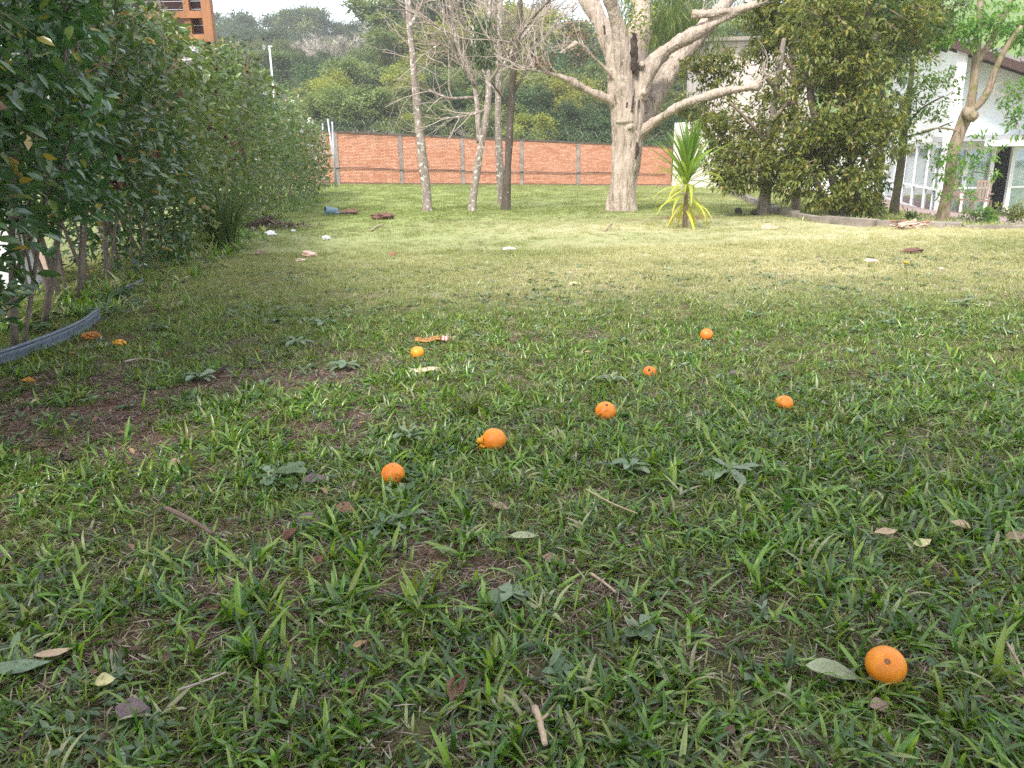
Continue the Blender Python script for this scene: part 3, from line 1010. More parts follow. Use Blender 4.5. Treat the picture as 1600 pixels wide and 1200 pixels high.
def fuse(mb, voxel, amp, freq, zs, name):
    """union of the tubes in mb as one skin with bark relief"""
    me = mb.mesh(name + '_raw', None)
    o = bpy.data.objects.new(name + '_raw', me)
    C.objects.link(o)
    md = o.modifiers.new('remesh', 'REMESH')
    md.mode = 'VOXEL'
    md.voxel_size = voxel
    sm = o.modifiers.new('smooth', 'SMOOTH')
    sm.iterations = 2
    dg = bpy.context.evaluated_depsgraph_get()
    ev = bpy.data.meshes.new_from_object(o.evaluated_get(dg))
    bpy.data.objects.remove(o)
    n = len(ev.vertices)
    co = np.empty(n * 3, np.float32); ev.vertices.foreach_get('co', co); co = co.reshape(-1, 3)
    no = np.empty(n * 3, np.float32); ev.vertices.foreach_get('normal', no); no = no.reshape(-1, 3)
    dsp = np.empty(n)
    for i in range(n):
        v = Vector(co[i])
        a = noise.noise(Vector((v.x * freq, v.y * freq, v.z * freq * zs)))
        b = noise.noise(Vector((v.x * freq * 2.6 + 7, v.y * freq * 2.6, v.z * freq * 2.6 * zs)))
        c = noise.noise(Vector((v.x * 1.9, v.y * 1.9 + 5, v.z * 1.9)))
        dsp[i] = a * .55 - abs(b) * .7 + c * 1.5
    co = co + no * (dsp * amp)[:, None]
    ev.vertices.foreach_set('co', co.astype(np.float32).ravel())
    ev.polygons.foreach_set('use_smooth', np.ones(len(ev.polygons), bool))
    a = ev.attributes.get('r') or ev.attributes.new('r', 'FLOAT', 'POINT')
    ev.update()
    return ev

def put(name, me, mat, parent):
    me.transform(Matrix.Translation(-ORG[parent.name]))
    me.materials.clear(); me.materials.append(mat)
    o = bpy.data.objects.new(name, me)
    link(o, parent)
    ORG[o.name] = ORG[parent.name]
    return o

def px_tube(mb, uvs, d, w0, n=14, sides=10, jit=.03, k=1.04):
    """a limb through photo points (u, v, depth offset) with widths in photo pixels"""
    pts = [P(u, v, d + o) for u, v, o in uvs]
    pts = smooth_path(pts, n)
    rad = np.interp(np.linspace(0, 1, n + 1), np.linspace(0, 1, len(w0)), np.array(w0) / 2 * d / F * k)
    tube(mb, pts, list(rad), sides, 0, jit)
    return pts

# ------------------------------------------------------------------ the big pale pruned tree
def big_tree():
    d = at(972, 330).y
    b = P(972, 331, d)
    T = thing('pruned_tree', 'big pale tree with thick pruned limbs and peeling bark on the lawn', 'tree', (b.x, b.y, TZ(b.x, b.y)))
    mb = MB()
    px_tube(mb, [(970, 348, 0), (972, 325, 0), (976, 270, 0), (981, 210, 0), (979, 160, 0), (976, 118, 0)], d, [52, 48, 44, 46, 52, 54, 44], 22, 20, .02, .93)
    for k in range(7):      # root flare
        a = k * 2 * PI / 7 + .3
        r_ = .17
        c = Vector((b.x + math.cos(a) * r_, b.y + math.sin(a) * r_, T.location.z + .30))
        e = Vector((b.x + math.cos(a) * .27, b.y + math.sin(a) * .27, T.location.z - .05))
        tube(mb, [c + Vector((0, 0, .25)), c, e], [.06, .10, .07], 8)
    # main limbs
    px_tube(mb, [(976, 190, 0), (966, 110, .0), (948, 55, .1), (925, 10, .3), (905, -40, .6)], d, [44, 38, 32, 28, 24], 16, 14, .03, .93)
    px_tube(mb, [(978, 190, -.15), (975, 110, -.25), (968, 50, -.35), (955, 5, -.5), (944, -40, -.7)], d, [34, 27, 24, 20, 18], 16, 14, .03, .93)
    px_tube(mb, [(986, 180, .2), (993, 100, .35), (1000, 40, .5), (1004, -30, .8)], d, [40, 36, 30, 26], 14, 14, .03, .93)
    px_tube(mb, [(993, 150, -.05), (1012, 110, -.1), (1047, 74, -.2), (1100, 45, -.35), (1150, 18, -.5), (1185, 5, -.7)], d, [40, 28, 23, 19, 17, 13], 18, 12, .03, .93)
    px_tube(mb, [(990, 215, .15), (1022, 150, .4), (1050, 105, .7), (1088, 60, 1.0), (1132, 5, 1.4), (1160, -35, 1.7)], d, [36, 38, 34, 30, 24, 22], 18, 14, .03, .93)
    px_tube(mb, [(994, 212, -.05), (1016, 197, -.2), (1056, 170, -.6), (1105, 150, -1.0), (1172, 137, -1.4), (1186, 136, -1.5)], d, [24, 17, 15, 13, 12, 9], 16, 10, .03, .93)
    px_tube(mb, [(970, 165, -.05), (948, 155, -.15), (912, 138, -.3), (870, 117, -.5), (826, 109, -.7)], d, [24, 12, 10, 8.5, 6], 14, 10, .03, .93)
    px_tube(mb, [(968, 125, -.1), (951, 112, -.2), (931, 93, -.3), (905, 69, -.5), (890, 74, -.6), (873, 84, -.7)], d, [18, 10, 8, 8, 7, 5], 16, 8, .03, .93)
    px_tube(mb, [(1168, 10, -.55), (1120, 20, -.5), (1080, 22, -.4)], d, [8, 14, 15], 6, 8, .03, .93)
    for (u, v) in ((978, 147), (985, 200), (1003, 102), (1007, 146)):
        p = P(u, v, d - .33)
        tube(mb, [p + Vector((0, .2, 0)), p - Vector((0, .03, -.02))], [.07, .045], 8)
    me = fuse(mb, .017, .036, 11.0, .13, 'trunk')
    put('trunk', me, G['bark_pale'], T)
    # rotten hollows
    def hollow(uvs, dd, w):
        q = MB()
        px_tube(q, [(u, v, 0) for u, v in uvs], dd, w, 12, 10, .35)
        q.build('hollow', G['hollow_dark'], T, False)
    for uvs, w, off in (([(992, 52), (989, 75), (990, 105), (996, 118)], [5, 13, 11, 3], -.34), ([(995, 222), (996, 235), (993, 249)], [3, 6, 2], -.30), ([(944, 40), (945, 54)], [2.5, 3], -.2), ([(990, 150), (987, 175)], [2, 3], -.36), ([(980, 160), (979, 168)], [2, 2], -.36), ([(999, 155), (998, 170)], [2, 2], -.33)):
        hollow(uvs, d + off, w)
    # twigs sprouting from the cut ends
    tw = MB()
    for (u, v, o, n, L, wd) in ((1170, 12, -.6, 12, .55, 1), (1180, 135, -1.45, 8, .5, 1), (828, 109, -.7, 14, .6, -1), (860, 113, -.55, 8, .6, -1), (905, 69, -.5, 10, .5, -1), (875, 83, -.7, 6, .5, -1), (1085, 22, -.4, 5, .35, 1)):
        p = P(u, v, d + o)
        for k in range(n):
            grow(tw, p + Vector((random.uniform(-.12, .12), random.uniform(-.08, .08), 0)), (random.gauss(wd * .35, .5), random.gauss(0, .4), random.uniform(.1, 1.0)), L * random.uniform(.5, 1.3), .009, 1, 2, (1, 3), .6, .15, .2)
    o = tw.build('twigs', G['twig_pale'], T)
    lv = MB()
    n = 160
    cs = [P(900, 52, d - .5), P(908, 82, d - .4), P(850, 98, d - .6), P(1010, 40, d), P(992, 30, d - .4)]
    Pn = np.array([tuple(random.choice(cs[:3]) + Vector((random.gauss(0, .13), random.gauss(0, .1), random.gauss(0, .1)))) for _ in range(n)])
    leaves(lv, Pn, rdir(n) + np.array([0, 0, -.6]), rdir(n), RNG.uniform(.05, .10, n), .05, T_SMALL, RNG.random(n))
    lv.build('dry_leaves', G['petal_brown'], T)
    lv = MB()
    Pn = np.array([tuple(random.choice(cs[3:]) + Vector((random.gauss(0, .12), random.gauss(0, .1), random.gauss(0, .22)))) for _ in range(220)])
    leaves(lv, Pn, rdir(220) + np.array([0, 0, -.3]), rdir(220), RNG.uniform(.05, .10, 220), .04, T_SMALL, RNG.random(220))
    lv.build('creeper_leaves', G['olive'], T)
    return d
BIGD = big_tree()

# ------------------------------------------------------------------ slim trunks and the bare tree
def slim_tree(label, uvs, w, mat, d, kids, twigmat, name='slim_tree', group='slim bare trees before the brick wall'):
    b = P(uvs[0][0], uvs[0][1], d)
    T = thing(name, label, 'tree', (b.x, b.y, TZ(b.x, b.y)), group)
    mb = MB()
    u0 = (uvs[0][0], uvs[0][1] + 8, 0)
    pts = px_tube(mb, [u0] + uvs, d, [w[0] * 1.35] + w, 26, 12, .05)
    me = fuse(mb, .018, .011, 14, .3, 'trunk')
    put('trunk', me, mat, T)
    return T, pts

def limbs(T, d, specs, mat, lev=3, tw=None, name='branch'):
    for uvs, w, kid in specs:
        q = MB()
        pts = px_tube(q, uvs, d, w, 12, 8, .04)
        q.build(name, mat, T, True)
        if tw is not None:
            for i in range(3, 13):
                for _ in range(kid):
                    if random.random() < .75:
                        dd = (pts[min(i, 12)] - pts[i - 1]).normalized() + Vector((random.gauss(0, .6), random.gauss(0, .6), random.gauss(.15, .5)))
                        grow(tw, pts[i], dd, random.uniform(.5, 1.0), .011, 1, 3, (1, 3), .6, .08, .16)

d1 = at(668, 330).y
T, pts = slim_tree('slim straight pale trunk, leftmost of the slim trees before the brick wall', [(668, 330, 0), (664, 280, 0), (655, 200, 0), (647, 110, 0), (640, 40, .1), (634, -60, .2)], [17, 14.5, 12, 11, 10, 9], G['bark_grey'], d1, 0, None)
tw = MB()
limbs(T, d1, [([(641, 42, 0), (660, 5, .2), (690, -30, .4)], [5, 4, 3], 2), ([(636, -20, 0), (610, -60, .2)], [5, 3], 2)], G['bark_grey'], tw=tw)
tw.build('twigs', G['twig_pale'], T)

d2 = at(737, 331).y
T, pts = slim_tree('leaning lichen spotted bare tree with many pale twigs, second slim tree from the left', [(737, 331, 0), (742, 290, 0), (750, 235, 0), (760, 180, 0), (764, 130, 0), (758, 80, .1), (765, 20, .2), (768, -50, .3)], [13, 12, 11, 10, 9, 7, 6, 5], G['bark_grey'], d2, 0, None)
tw = MB()
limbs(T, d2, [
    ([(748, 222, 0), (746, 170, .3), (740, 130, .5), (722, 90, .7), (708, 45, .9), (700, -20, 1.1)], [8, 7.5, 7, 6, 5, 4], 2),
    ([(743, 152, .4), (700, 153, .2), (668, 140, 0)], [4, 3.5, 2], 1),
    ([(722, 90, .7), (690, 70, .5), (665, 85, .3)], [4, 3, 2], 2),
    ([(742, 135, .4), (716, 95, .2), (697, 55, .0), (670, 30, -.2)], [4, 3.5, 3, 2], 2),
    ([(762, 170, 0), (735, 180, -.2), (700, 185, -.4)], [3.5, 3, 2], 1),
    ([(764, 130, 0), (785, 95, -.3), (800, 60, -.5)], [5, 4, 3], 2),
    ([(750, 95, .1), (730, 50, 0), (712, 10, -.2), (705, -40, -.3)], [5, 4, 3, 3], 2)], G['bark_grey'], tw=tw)
tw.build('twigs', G['twig_pale'], T)
iv = MB()
n = 900
Pn = np.array([tuple(P(756 + random.gauss(0, 9), random.uniform(25, 105), d2 + .05 + random.gauss(0, .10))) for _ in range(n)])
leaves(iv, Pn, rdir(n) * .6 + np.array([0, -.3, -1]), rdir(n) + np.array([0, -1, .3]), RNG.uniform(.05, .09, n), .035, T_SMALL, RNG.random(n))
iv.build('ivy', G['wood_dark'], T)

d3 = at(784, 318).y
T, pts = slim_tree('upright grey trunk just behind the dark one, third slim tree from the left', [(784, 318, 0), (781, 260, 0), (778, 190, 0), (779, 120, 0), (781, 40, 0), (784, -50, 0)], [13, 11, 10, 9, 8, 7], G['bark_grey'], d3, 0, None)
tw = MB()
limbs(T, d3, [([(779, 150, 0), (750, 100, .3), (738, 40, .5)], [4, 3.5, 3], 2), ([(779, 110, 0), (815, 60, .3), (850, 20, .6)], [4, 3.5, 2.5], 2), ([(780, 60, 0), (760, 10, .2), (745, -40, .4)], [4, 3, 2], 2)], G['bark_grey'], tw=tw)
tw.build('twigs', G['twig_pale'], T)

d4 = at(790, 329).y
T, pts = slim_tree('dark lichen flecked slim tree, nearest the big pale tree', [(790, 329, 0), (793, 270, 0), (797, 200, 0), (800, 140, 0), (806, 80, 0), (812, 20, 0), (814, -60, 0)], [14, 11, 10.5, 10, 9, 8, 7], G['bark_dark'], d4, 0, None)
tw = MB()
limbs(T, d4, [([(800, 150, 0), (826, 100, .2), (838, 70, .3), (872, 40, .5)], [5, 4, 3.5, 2], 2), ([(804, 100, 0), (780, 60, .2), (768, 20, .3)], [4, 3.5, 2.5], 2), ([(808, 60, 0), (840, 20, -.2), (870, -10, -.3)], [4, 3, 2.5], 2), ([(797, 170, 0), (776, 140, -.2), (760, 118, -.3)], [3, 2.5, 1.6], 2)], G['bark_dark'], tw=tw)
tw.build('twigs', G['twig_pale'], T)

# ------------------------------------------------------------------ leafy trees on the right
def blobs_px(specs, d):
    out = []
    for (u, v, ru, rv, o, n) in specs:
        out.append((P(u, v, d + o), ru * d / F, rv * d / F, n))
    return out

def leafy(T, blobs, mat, ls=.10, lw=.36, per=7, tmpl=T_SMALL, droop=.5, name='foliage', gap=.42, depth=.9, seed=0, lim=None):
    mb = MB()
    tw = MB()
    rng = np.random.default_rng(100 + seed)
    for c, rx, rz, n in blobs:
        q = unit(rng.normal(size=(n, 3))) * (rng.random((n, 1)) ** .45)
        pos = np.array(c) + q * np.array([rx, min(rx, rz) * depth, rz])
        # ragged gaps
        g = fbm(pos[:, 0] * 1 + pos[:, 1] * .7, pos[:, 2] + pos[:, 1] * .5, 1.7, 40 + seed)
        pos = pos[g > gap + .05 - .09 * rng.random(n)]
        q = q[:len(pos)]
        k = per
        outw = unit(pos - np.array(c)) * .7
        PP = np.repeat(pos, k, 0)
        m = len(PP)
        A = np.repeat(outw, k, 0) + rng.normal(size=(m, 3)) * .75 + np.array([0, 0, -droop])
        PP = PP + unit(rng.normal(size=(m, 3))) * ls * .45
        N = rng.normal(size=(m, 3)) * .45 + np.array([0, 0, 1.0])
        r = np.clip(np.repeat(rng.random(len(pos)), k) * .5 + rng.random(m) * .5, 0, 1)
        leaves(mb, PP, A, N, ls * rng.uniform(.6, 1.25, m), ls * lw, tmpl, r)
        for p in pos[::9]:
            tube(tw, [p, p + Vector(rng.normal(size=3)) * .1 + (Vector(c) - Vector(p)) * .55], [.004, .011], 3)
    mb.build(name, mat, T)
    return tw

def trunk_to(T, d, uvs, w, mat, n=16, name='trunk', vox=.016, amp=.010):
    mb = MB()
    px_tube(mb, uvs, d, w, n, 10, .04)
    put(name, fuse(mb, vox, amp, 12, .35, name), mat, T)

def tree_root(name, label, u, v, d=None, group='leafy trees by the house'):
    if d is None:
        p = at(u, v)
    else:
        p = P(u, v, d)
    return thing(name, label, 'tree', (p.x, p.y, TZ(p.x, p.y)), group), p.y

# banded trunk tree, hanging olive foliage beside the big tree
T, d = tree_root('leafy_tree', 'leafy tree with a ringed grey trunk standing right of the strappy plant', 1192, 336)
trunk_to(T, d, [(1192, 345, 0), (1194, 320, 0), (1198, 280, .05), (1201, 230, .1), (1208, 180, .2), (1216, 120, .3), (1225, 60, .4)], [24, 19, 15, 13, 11, 9, 7], G['bark_band'])
for uvs, w in (([(1201, 230, .1), (1170, 190, -.2), (1140, 160, -.4)], [7, 5, 3]), ([(1206, 190, .1), (1240, 150, .1), (1270, 120, .0)], [7, 5, 3]), ([(1200, 250, .1), (1160, 240, -.3), (1120, 230, -.5)], [6, 4, 2])):
    q = MB(); px_tube(q, uvs, d, w, 10, 6); q.build('branch', G['bark_warm'], T, True)
tw = leafy(T, blobs_px([(1105, 165, 48, 42, 1.0, 170), (1130, 215, 55, 45, .2, 260), (1090, 120, 45, 30, 1.2, 90), (1180, 190, 60, 50, .3, 240), (1165, 255, 55, 38, -.4, 240), (1140, 275, 35, 28, -.5, 110), (1215, 250, 45, 45, -.3, 180), (1225, 150, 50, 60, -.1, 150), (1180, 105, 50, 40, 1.0, 150), (1120, 100, 50, 26, 1.2, 110), (1080, 150, 34, 34, 1.2, 90), (1230, 285, 30, 22, -.2, 50)], d), G['olive'], .115, .38, 7, seed=1, gap=.44)
tw.build('twigs', G['twig_brown'], T)

# pale forked bare limbs tree
T, d = tree_root('leafy_tree', 'slender tree with pale forked limbs left of the dense olive tree', 1245, 318, 15.5)
trunk_to(T, d, [(1244, 335, 0), (1243, 280, 0), (1242, 200, 0), (1242, 160, 0), (1240, 110, 0), (1234, 55, .1), (1228, 0, .2)], [16, 13, 11, 10, 9, 7, 5], G['bark_warm'])
for uvs, w in (([(1242, 165, 0), (1225, 155, -.1), (1205, 130, -.2), (1188, 112, -.3)], [8, 8, 7, 5]), ([(1242, 150, 0), (1252, 130, .1), (1257, 105, .2)], [5, 4, 3]), ([(1239, 110, 0), (1222, 85, .0), (1200, 76, 0)], [6, 5, 3]), ([(1237, 130, 0), (1225, 115, -.1), (1214, 95, -.2)], [4, 3, 2])):
    q = MB(); px_tube(q, uvs, d, w, 10, 6); q.build('branch', G['bark_warm'], T, True)
tw = leafy(T, blobs_px([(1215, 40, 50, 45, 0, 170), (1265, 70, 45, 50, .2, 170), (1250, 10, 60, 45, 0, 200), (1290, 110, 40, 45, .2, 120), (1205, 75, 30, 26, .1, 80), (1225, 5, 55, 30, .1, 160), (1180, 20, 35, 24, .2, 70), (1228, 170, 30, 40, .2, 90)], d), G['olive'], .12, .36, 7, seed=2, gap=.42)
tw.build('twigs', G['twig_brown'], T)

# big dense many-stemmed tree
T, d = tree_root('leafy_tree', 'densest olive green tree, many stemmed, leafy down to the kerb', 1312, 336, 13.6)
for uvs, w in (([(1312, 345, 0), (1306, 300, 0), (1290, 240, .1), (1270, 170, .2), (1258, 100, .3)], [18, 13, 11, 9, 6]),
               ([(1318, 345, 0), (1324, 290, .1), (1330, 220, .2), (1338, 140, .3), (1350, 60, .4), (1360, 0, .5)], [18, 14, 12, 11, 9, 7]),
               ([(1326, 345, 0), (1345, 290, -.1), (1370, 240, -.2), (1390, 205, -.3)], [14, 9, 7, 5]),
               ([(1306, 345, 0), (1290, 310, -.1), (1272, 280, -.2), (1262, 250, -.3)], [12, 9, 7, 5])):
    trunk_to(T, d, uvs, w, G['bark_dark'], 14, 'stem')
for uvs, w in (([(1336, 150, .3), (1360, 90, .2), (1368, 50, .1)], [12, 10, 8]), ([(1332, 200, .2), (1310, 140, .1), (1300, 90, 0)], [8, 6, 4]), ([(1318, 290, 0), (1345, 225, -.3), (1330, 215, -.4)], [4, 3, 2])):
    q = MB(); px_tube(q, uvs, d, w, 10, 6); q.build('branch', G['bark_dark'], T, True)
SP = [(1290, 30, 70, 50, 0, 320), (1360, 20, 70, 50, .1, 330), (1420, 45, 60, 45, .2, 240), (1320, 90, 75, 50, 0, 340), (1390, 95, 60, 45, .1, 250), (1290, 160, 60, 55, -.1, 280), (1350, 165, 70, 50, -.1, 330), (1310, 220, 66, 42, -.3, 270), (1378, 215, 44, 38, -.3, 150), (1262, 232, 40, 32, -.2, 100), (1275, 268, 48, 30, -.4, 170), (1335, 275, 50, 30, -.4, 180), (1300, 250, 60, 30, .3, 120), (1290, 310, 40, 20, -.4, 70), (1350, 315, 30, 14, -.3, 36)]
tw = leafy(T, blobs_px(SP, d), G['olive'], .115, .36, 7, seed=3, gap=.44)
tw.build('twigs', G['twig_brown'], T)
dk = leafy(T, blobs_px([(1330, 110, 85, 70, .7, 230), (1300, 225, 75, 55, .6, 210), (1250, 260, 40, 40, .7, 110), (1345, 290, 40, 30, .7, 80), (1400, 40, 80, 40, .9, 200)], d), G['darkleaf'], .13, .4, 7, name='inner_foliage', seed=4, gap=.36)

# dark second trunk beside it
T, d = tree_root('leafy_tree', 'dark trunked tree with deep green leaves right behind the dense olive tree', 1371, 325, 15.5)
trunk_to(T, d, [(1372, 340, 0), (1372, 300, 0), (1374, 240, 0), (1380, 170, 0), (1372, 110, .0), (1365, 40, .1), (1362, -20, .1)], [14, 12, 11, 10, 9, 8, 7], G['bark_dark'])
tw = leafy(T, blobs_px([(1385, 10, 80, 35, .2, 260), (1440, 25, 60, 40, .2, 200), (1340, -10, 60, 35, .3, 140), (1370, 80, 70, 50, .4, 200), (1390, 190, 30, 40, .2, 60)], d), G['darkleaf'], .125, .38, 7, seed=5, gap=.40)
tw.build('twigs', G['twig_brown'], T)

# mossy trunk before the house windows
T, d = tree_root('leafy_tree', 'mossy dark trunk with bright green leaves standing before the white house', 1397, 338)
trunk_to(T, d, [(1396, 350, 0), (1398, 320, 0), (1406, 270, 0), (1412, 220, 0), (1416, 180, 0), (1421, 140, 0), (1428, 90, .1), (1432, 40, .1)], [18, 13, 11.5, 10.5, 10, 8, 6, 4], G['bark_moss'])
for uvs, w in (([(1414, 200, 0), (1440, 170, -.2), (1475, 150, -.3)], [4, 3, 2]), ([(1412, 215, 0), (1450, 205, -.2), (1490, 190, -.3)], [4, 2.5, 1.5])):
    q = MB(); px_tube(q, uvs, d, w, 10, 5); q.build('branch', G['bark_moss'], T, True)
tw = leafy(T, blobs_px([(1430, 120, 45, 35, 0, 105), (1420, 160, 38, 28, -.1, 75), (1455, 150, 45, 28, -.3, 42), (1400, 195, 25, 20, -.2, 36), (1475, 118, 30, 16, -.3, 20), (1460, 185, 40, 20, -.3, 18), (1440, 215, 30, 12, -.2, 10), (1410, 225, 20, 12, -.2, 14)], d), G['bright'], .12, .34, 7, seed=6, gap=.40)
tw.build('twigs', G['twig_brown'], T)

# leaning forked tree at the right
T, d = tree_root('leafy_tree', 'leaning forked tree with sparse bright leaves at the right before the white house', 1474, 348)
trunk_to(T, d, [(1470, 362, 0), (1474, 335, 0), (1482, 290, 0), (1489, 240, 0), (1500, 205, 0), (1513, 175, 0), (1517, 165, 0)], [22, 18, 16, 16, 16, 19, 14], G['bark_warm'])
for uvs, w in (([(1513, 178, 0), (1520, 140, 0), (1525, 90, .1), (1530, 40, .2), (1533, -30, .3)], [14, 11, 10, 9, 8]),
               ([(1515, 176, 0), (1540, 150, -.1), (1555, 110, -.2), (1572, 75, -.3), (1596, 40, -.4)], [11, 10, 8, 7, 6]),
               ([(1524, 100, .1), (1545, 70, .2), (1565, 30, .3), (1590, -20, .5)], [10, 9, 7, 6]),
               ([(1509, 172, -.1), (1517, 183, -.25), (1523, 178, -.35)], [12, 14, 13]),
               ([(1500, 205, 0), (1470, 200, -.2), (1440, 205, -.3)], [3, 2.5, 2])):
    q = MB(); px_tube(q, uvs, d, w, 12, 9, .05); q.build('limb', G['bark_warm'], T, True)
tw = leafy(T, blobs_px([(1490, 30, 55, 40, 0, 140), (1545, 35, 50, 35, .1, 66), (1580, 40, 40, 40, 0, 85), (1500, 62, 50, 16, -.2, 30), (1600, 55, 40, 28, -.2, 50), (1590, 150, 22, 25, -.3, 26), (1595, 195, 20, 22, -.4, 40), (1470, 240, 30, 16, -.3, 12), (1540, 225, 40, 22, -.4, 14), (1480, 270, 30, 26, -.4, 26), (1530, 260, 40, 22, -.4, 22), (1500, 300, 35, 20, -.4, 14), (1450, 55, 40, 20, 0, 40)], d), G['bright'], .125, .34, 7, seed=7, gap=.40)
tw.build('twigs', G['twig_brown'], T)
tw = MB()
for _ in range(7):
    p = P(random.uniform(1535, 1570), random.uniform(120, 170), d - .2)
    grow(tw, p, (random.gauss(0, .5), random.gauss(0, .3), -.4), .5, .006, 1, 2, (2, 3), .6, -.05, .2)
tw.build('bare_twigs', G['twig_tan'], T)

# weeping needle tree behind the big tree
T, d = tree_root('needle_tree', 'weeping tree with fine green needles behind the big pale tree', 985, 290, 22.0, None)
trunk_to(T, d, [(985, 296, 0), (988, 200, 0), (1005, 100, 0), (1030, 20, 0)], [12, 11, 9, 6], G['bark_grey'])
mb = MB()
n = 5200
ctr = np.array([tuple(P(random.gauss(1052, 42), random.gauss(8, 34), d + random.gauss(0, .8))) for _ in range(260)])
Pn = np.repeat(ctr, 20, 0) + RNG.normal(size=(n, 3)) * .12
leaves(mb, Pn, RNG.normal(size=(n, 3)) * .35 + np.array([0, 0, -1]), RNG.normal(size=(n, 3)), RNG.uniform(.3, .65, n), .018, T_DIA, RNG.random(n))
mb.build('needles', G['needle'], T)

# dark shrubs under the trees and behind the kerb
def shrub(name, label, u, v, wpx, hpx, mat, n, ls, cat='shrub', group='low shrubs beyond the kerb', seed=0, d=None, tm=T_SMALL):
    p = at(u, v) if d is None else P(u, v, d)
    z = TZ(p.x, p.y)
    T = thing(name, label, cat, (p.x, p.y, z), group)
    w, h = wpx * p.y / F, hpx * p.y / F
    bl = [(Vector((p.x + random.uniform(-.32, .32) * w, p.y + random.uniform(-.1, .1) * w, z + h * random.uniform(.35, .62))), w * .28, h * .42, n // 5) for _ in range(5)]
    tw = leafy(T, bl, mat, ls, .4, 6, tm, .1, seed=seed, gap=.36)
    for k in range(5):
        tube(tw, [(p.x + random.uniform(-.1, .1) * w, p.y, z - .03), (p.x + random.uniform(-.3, .3) * w, p.y + random.uniform(-.1, .1) * w, z + h * .6)], [.012, .005], 4)
    tw.build('twigs', G['twig_brown'], T)
    return T
shrub('garden_shrub', 'low bright green strappy shrub between the ringed trunk and the olive tree', 1222, 312, 55, 30, G['lemongrass'], 90, .22, seed=11, d=17)
shrub('garden_shrub', 'reddish green low shrub at the right edge below the glass doors', 1580, 349, 60, 32, G['olive'], 120, .09, seed=12)
shrub('garden_shrub', 'mixed green low shrub right of the leaning forked tree', 1530, 350, 55, 30, G['bright'], 110, .08, seed=13)
shrub('garden_shrub', 'small dark shrub at the foot of the mossy trunk', 1420, 347, 26, 16, G['darkleaf'], 40, .08, seed=14)
shrub('garden_shrub', 'scrubby olive undergrowth below the dense olive tree', 1350, 345, 70, 35, G['olive'], 120, .09, seed=15)
shrub('garden_shrub', 'pale green shrub on the bank at the right end of the kerb', 1620, 352, 60, 34, G['bright'], 110, .085, seed=16)

# ------------------------------------------------------------------ strappy plant on the lawn
def strap_leaf(L, w, el, curve, nseg=7):
    q = MB()
    p = Vector((0, 0, 0)); a = el
    V = []
    for i in range(nseg + 1):
        t = i / nseg
        ww = w * (min(1, .45 + t * 2.2)) * (1 - t ** 3.2) + .001
        up = Vector((-math.sin(a), 0, math.cos(a)))
        V += [tuple(p + Vector((0, -ww / 2, 0)) + up * ww * .22), tuple(p), tuple(p + Vector((0, ww / 2, 0)) + up * ww * .22)]
        p = p + Vector((math.cos(a), 0, math.sin(a))) * (L / nseg)
        a -= curve / nseg * (.5 + t)
    fs = []
    for i in range(nseg):
        k = i * 3
        fs += [(k, k + 1, k + 4, k + 3), (k + 1, k + 2, k + 5, k + 4)]
    return V, fs
def dracaena():
    p = at(1070, 357)
    T = thing('strappy_plant', 'young plant with a crown of long green and yellow strap leaves on the lawn', 'plant', p)
    sc = p.y / F
    mb = MB()
    hz = 78 * sc
    tube(mb, [p + Vector((0, 0, -.05)), p + Vector((.0, 0, hz * .5)), p + Vector((-.01, 0, hz))], [.040, .034, .028], 8, 0, .06)
    mb.build('stalk', G['bark_warm'], T, True)
    var = []
    for el, cu, r0_, L in ((1.45, .3, .1, 74), (1.25, .5, .2, 76), (1.05, .8, .28, 76), (.95, 1.3, .35, 70), (.7, 1.9, .55, 62), (.1, 1.7, .75, 58), (-.55, .85, .95, 62)):
        for j in range(2):
            L_ = L * sc * random.uniform(.92, 1.2)
            V, fs = strap_leaf(L_, .046, el + random.uniform(-.08, .08), cu * random.uniform(.8, 1.2))
            q = MB(); q.add(V, fs, min(1, max(0, r0_ + random.uniform(-.1, .1))))
            var.append((q.mesh('leaf', G['strap'], True), el))
    for k in range(104):
        i = min(13, int(abs(random.gauss(0, 1)) * 4.2)) if k < 74 else random.randint(8, 13)
        o = bpy.data.objects.new('leaf', var[i][0])
        link(o, T)
        lvl = hz * (1.04 - .045 * i * random.uniform(.3, 1.3)) + random.uniform(-.02, .04)
        o.location = (0, 0, max(lvl, hz * .35))
        o.rotation_euler = (random.uniform(-.12, .12), random.uniform(-.1, .1), k * 2.399)
dracaena()

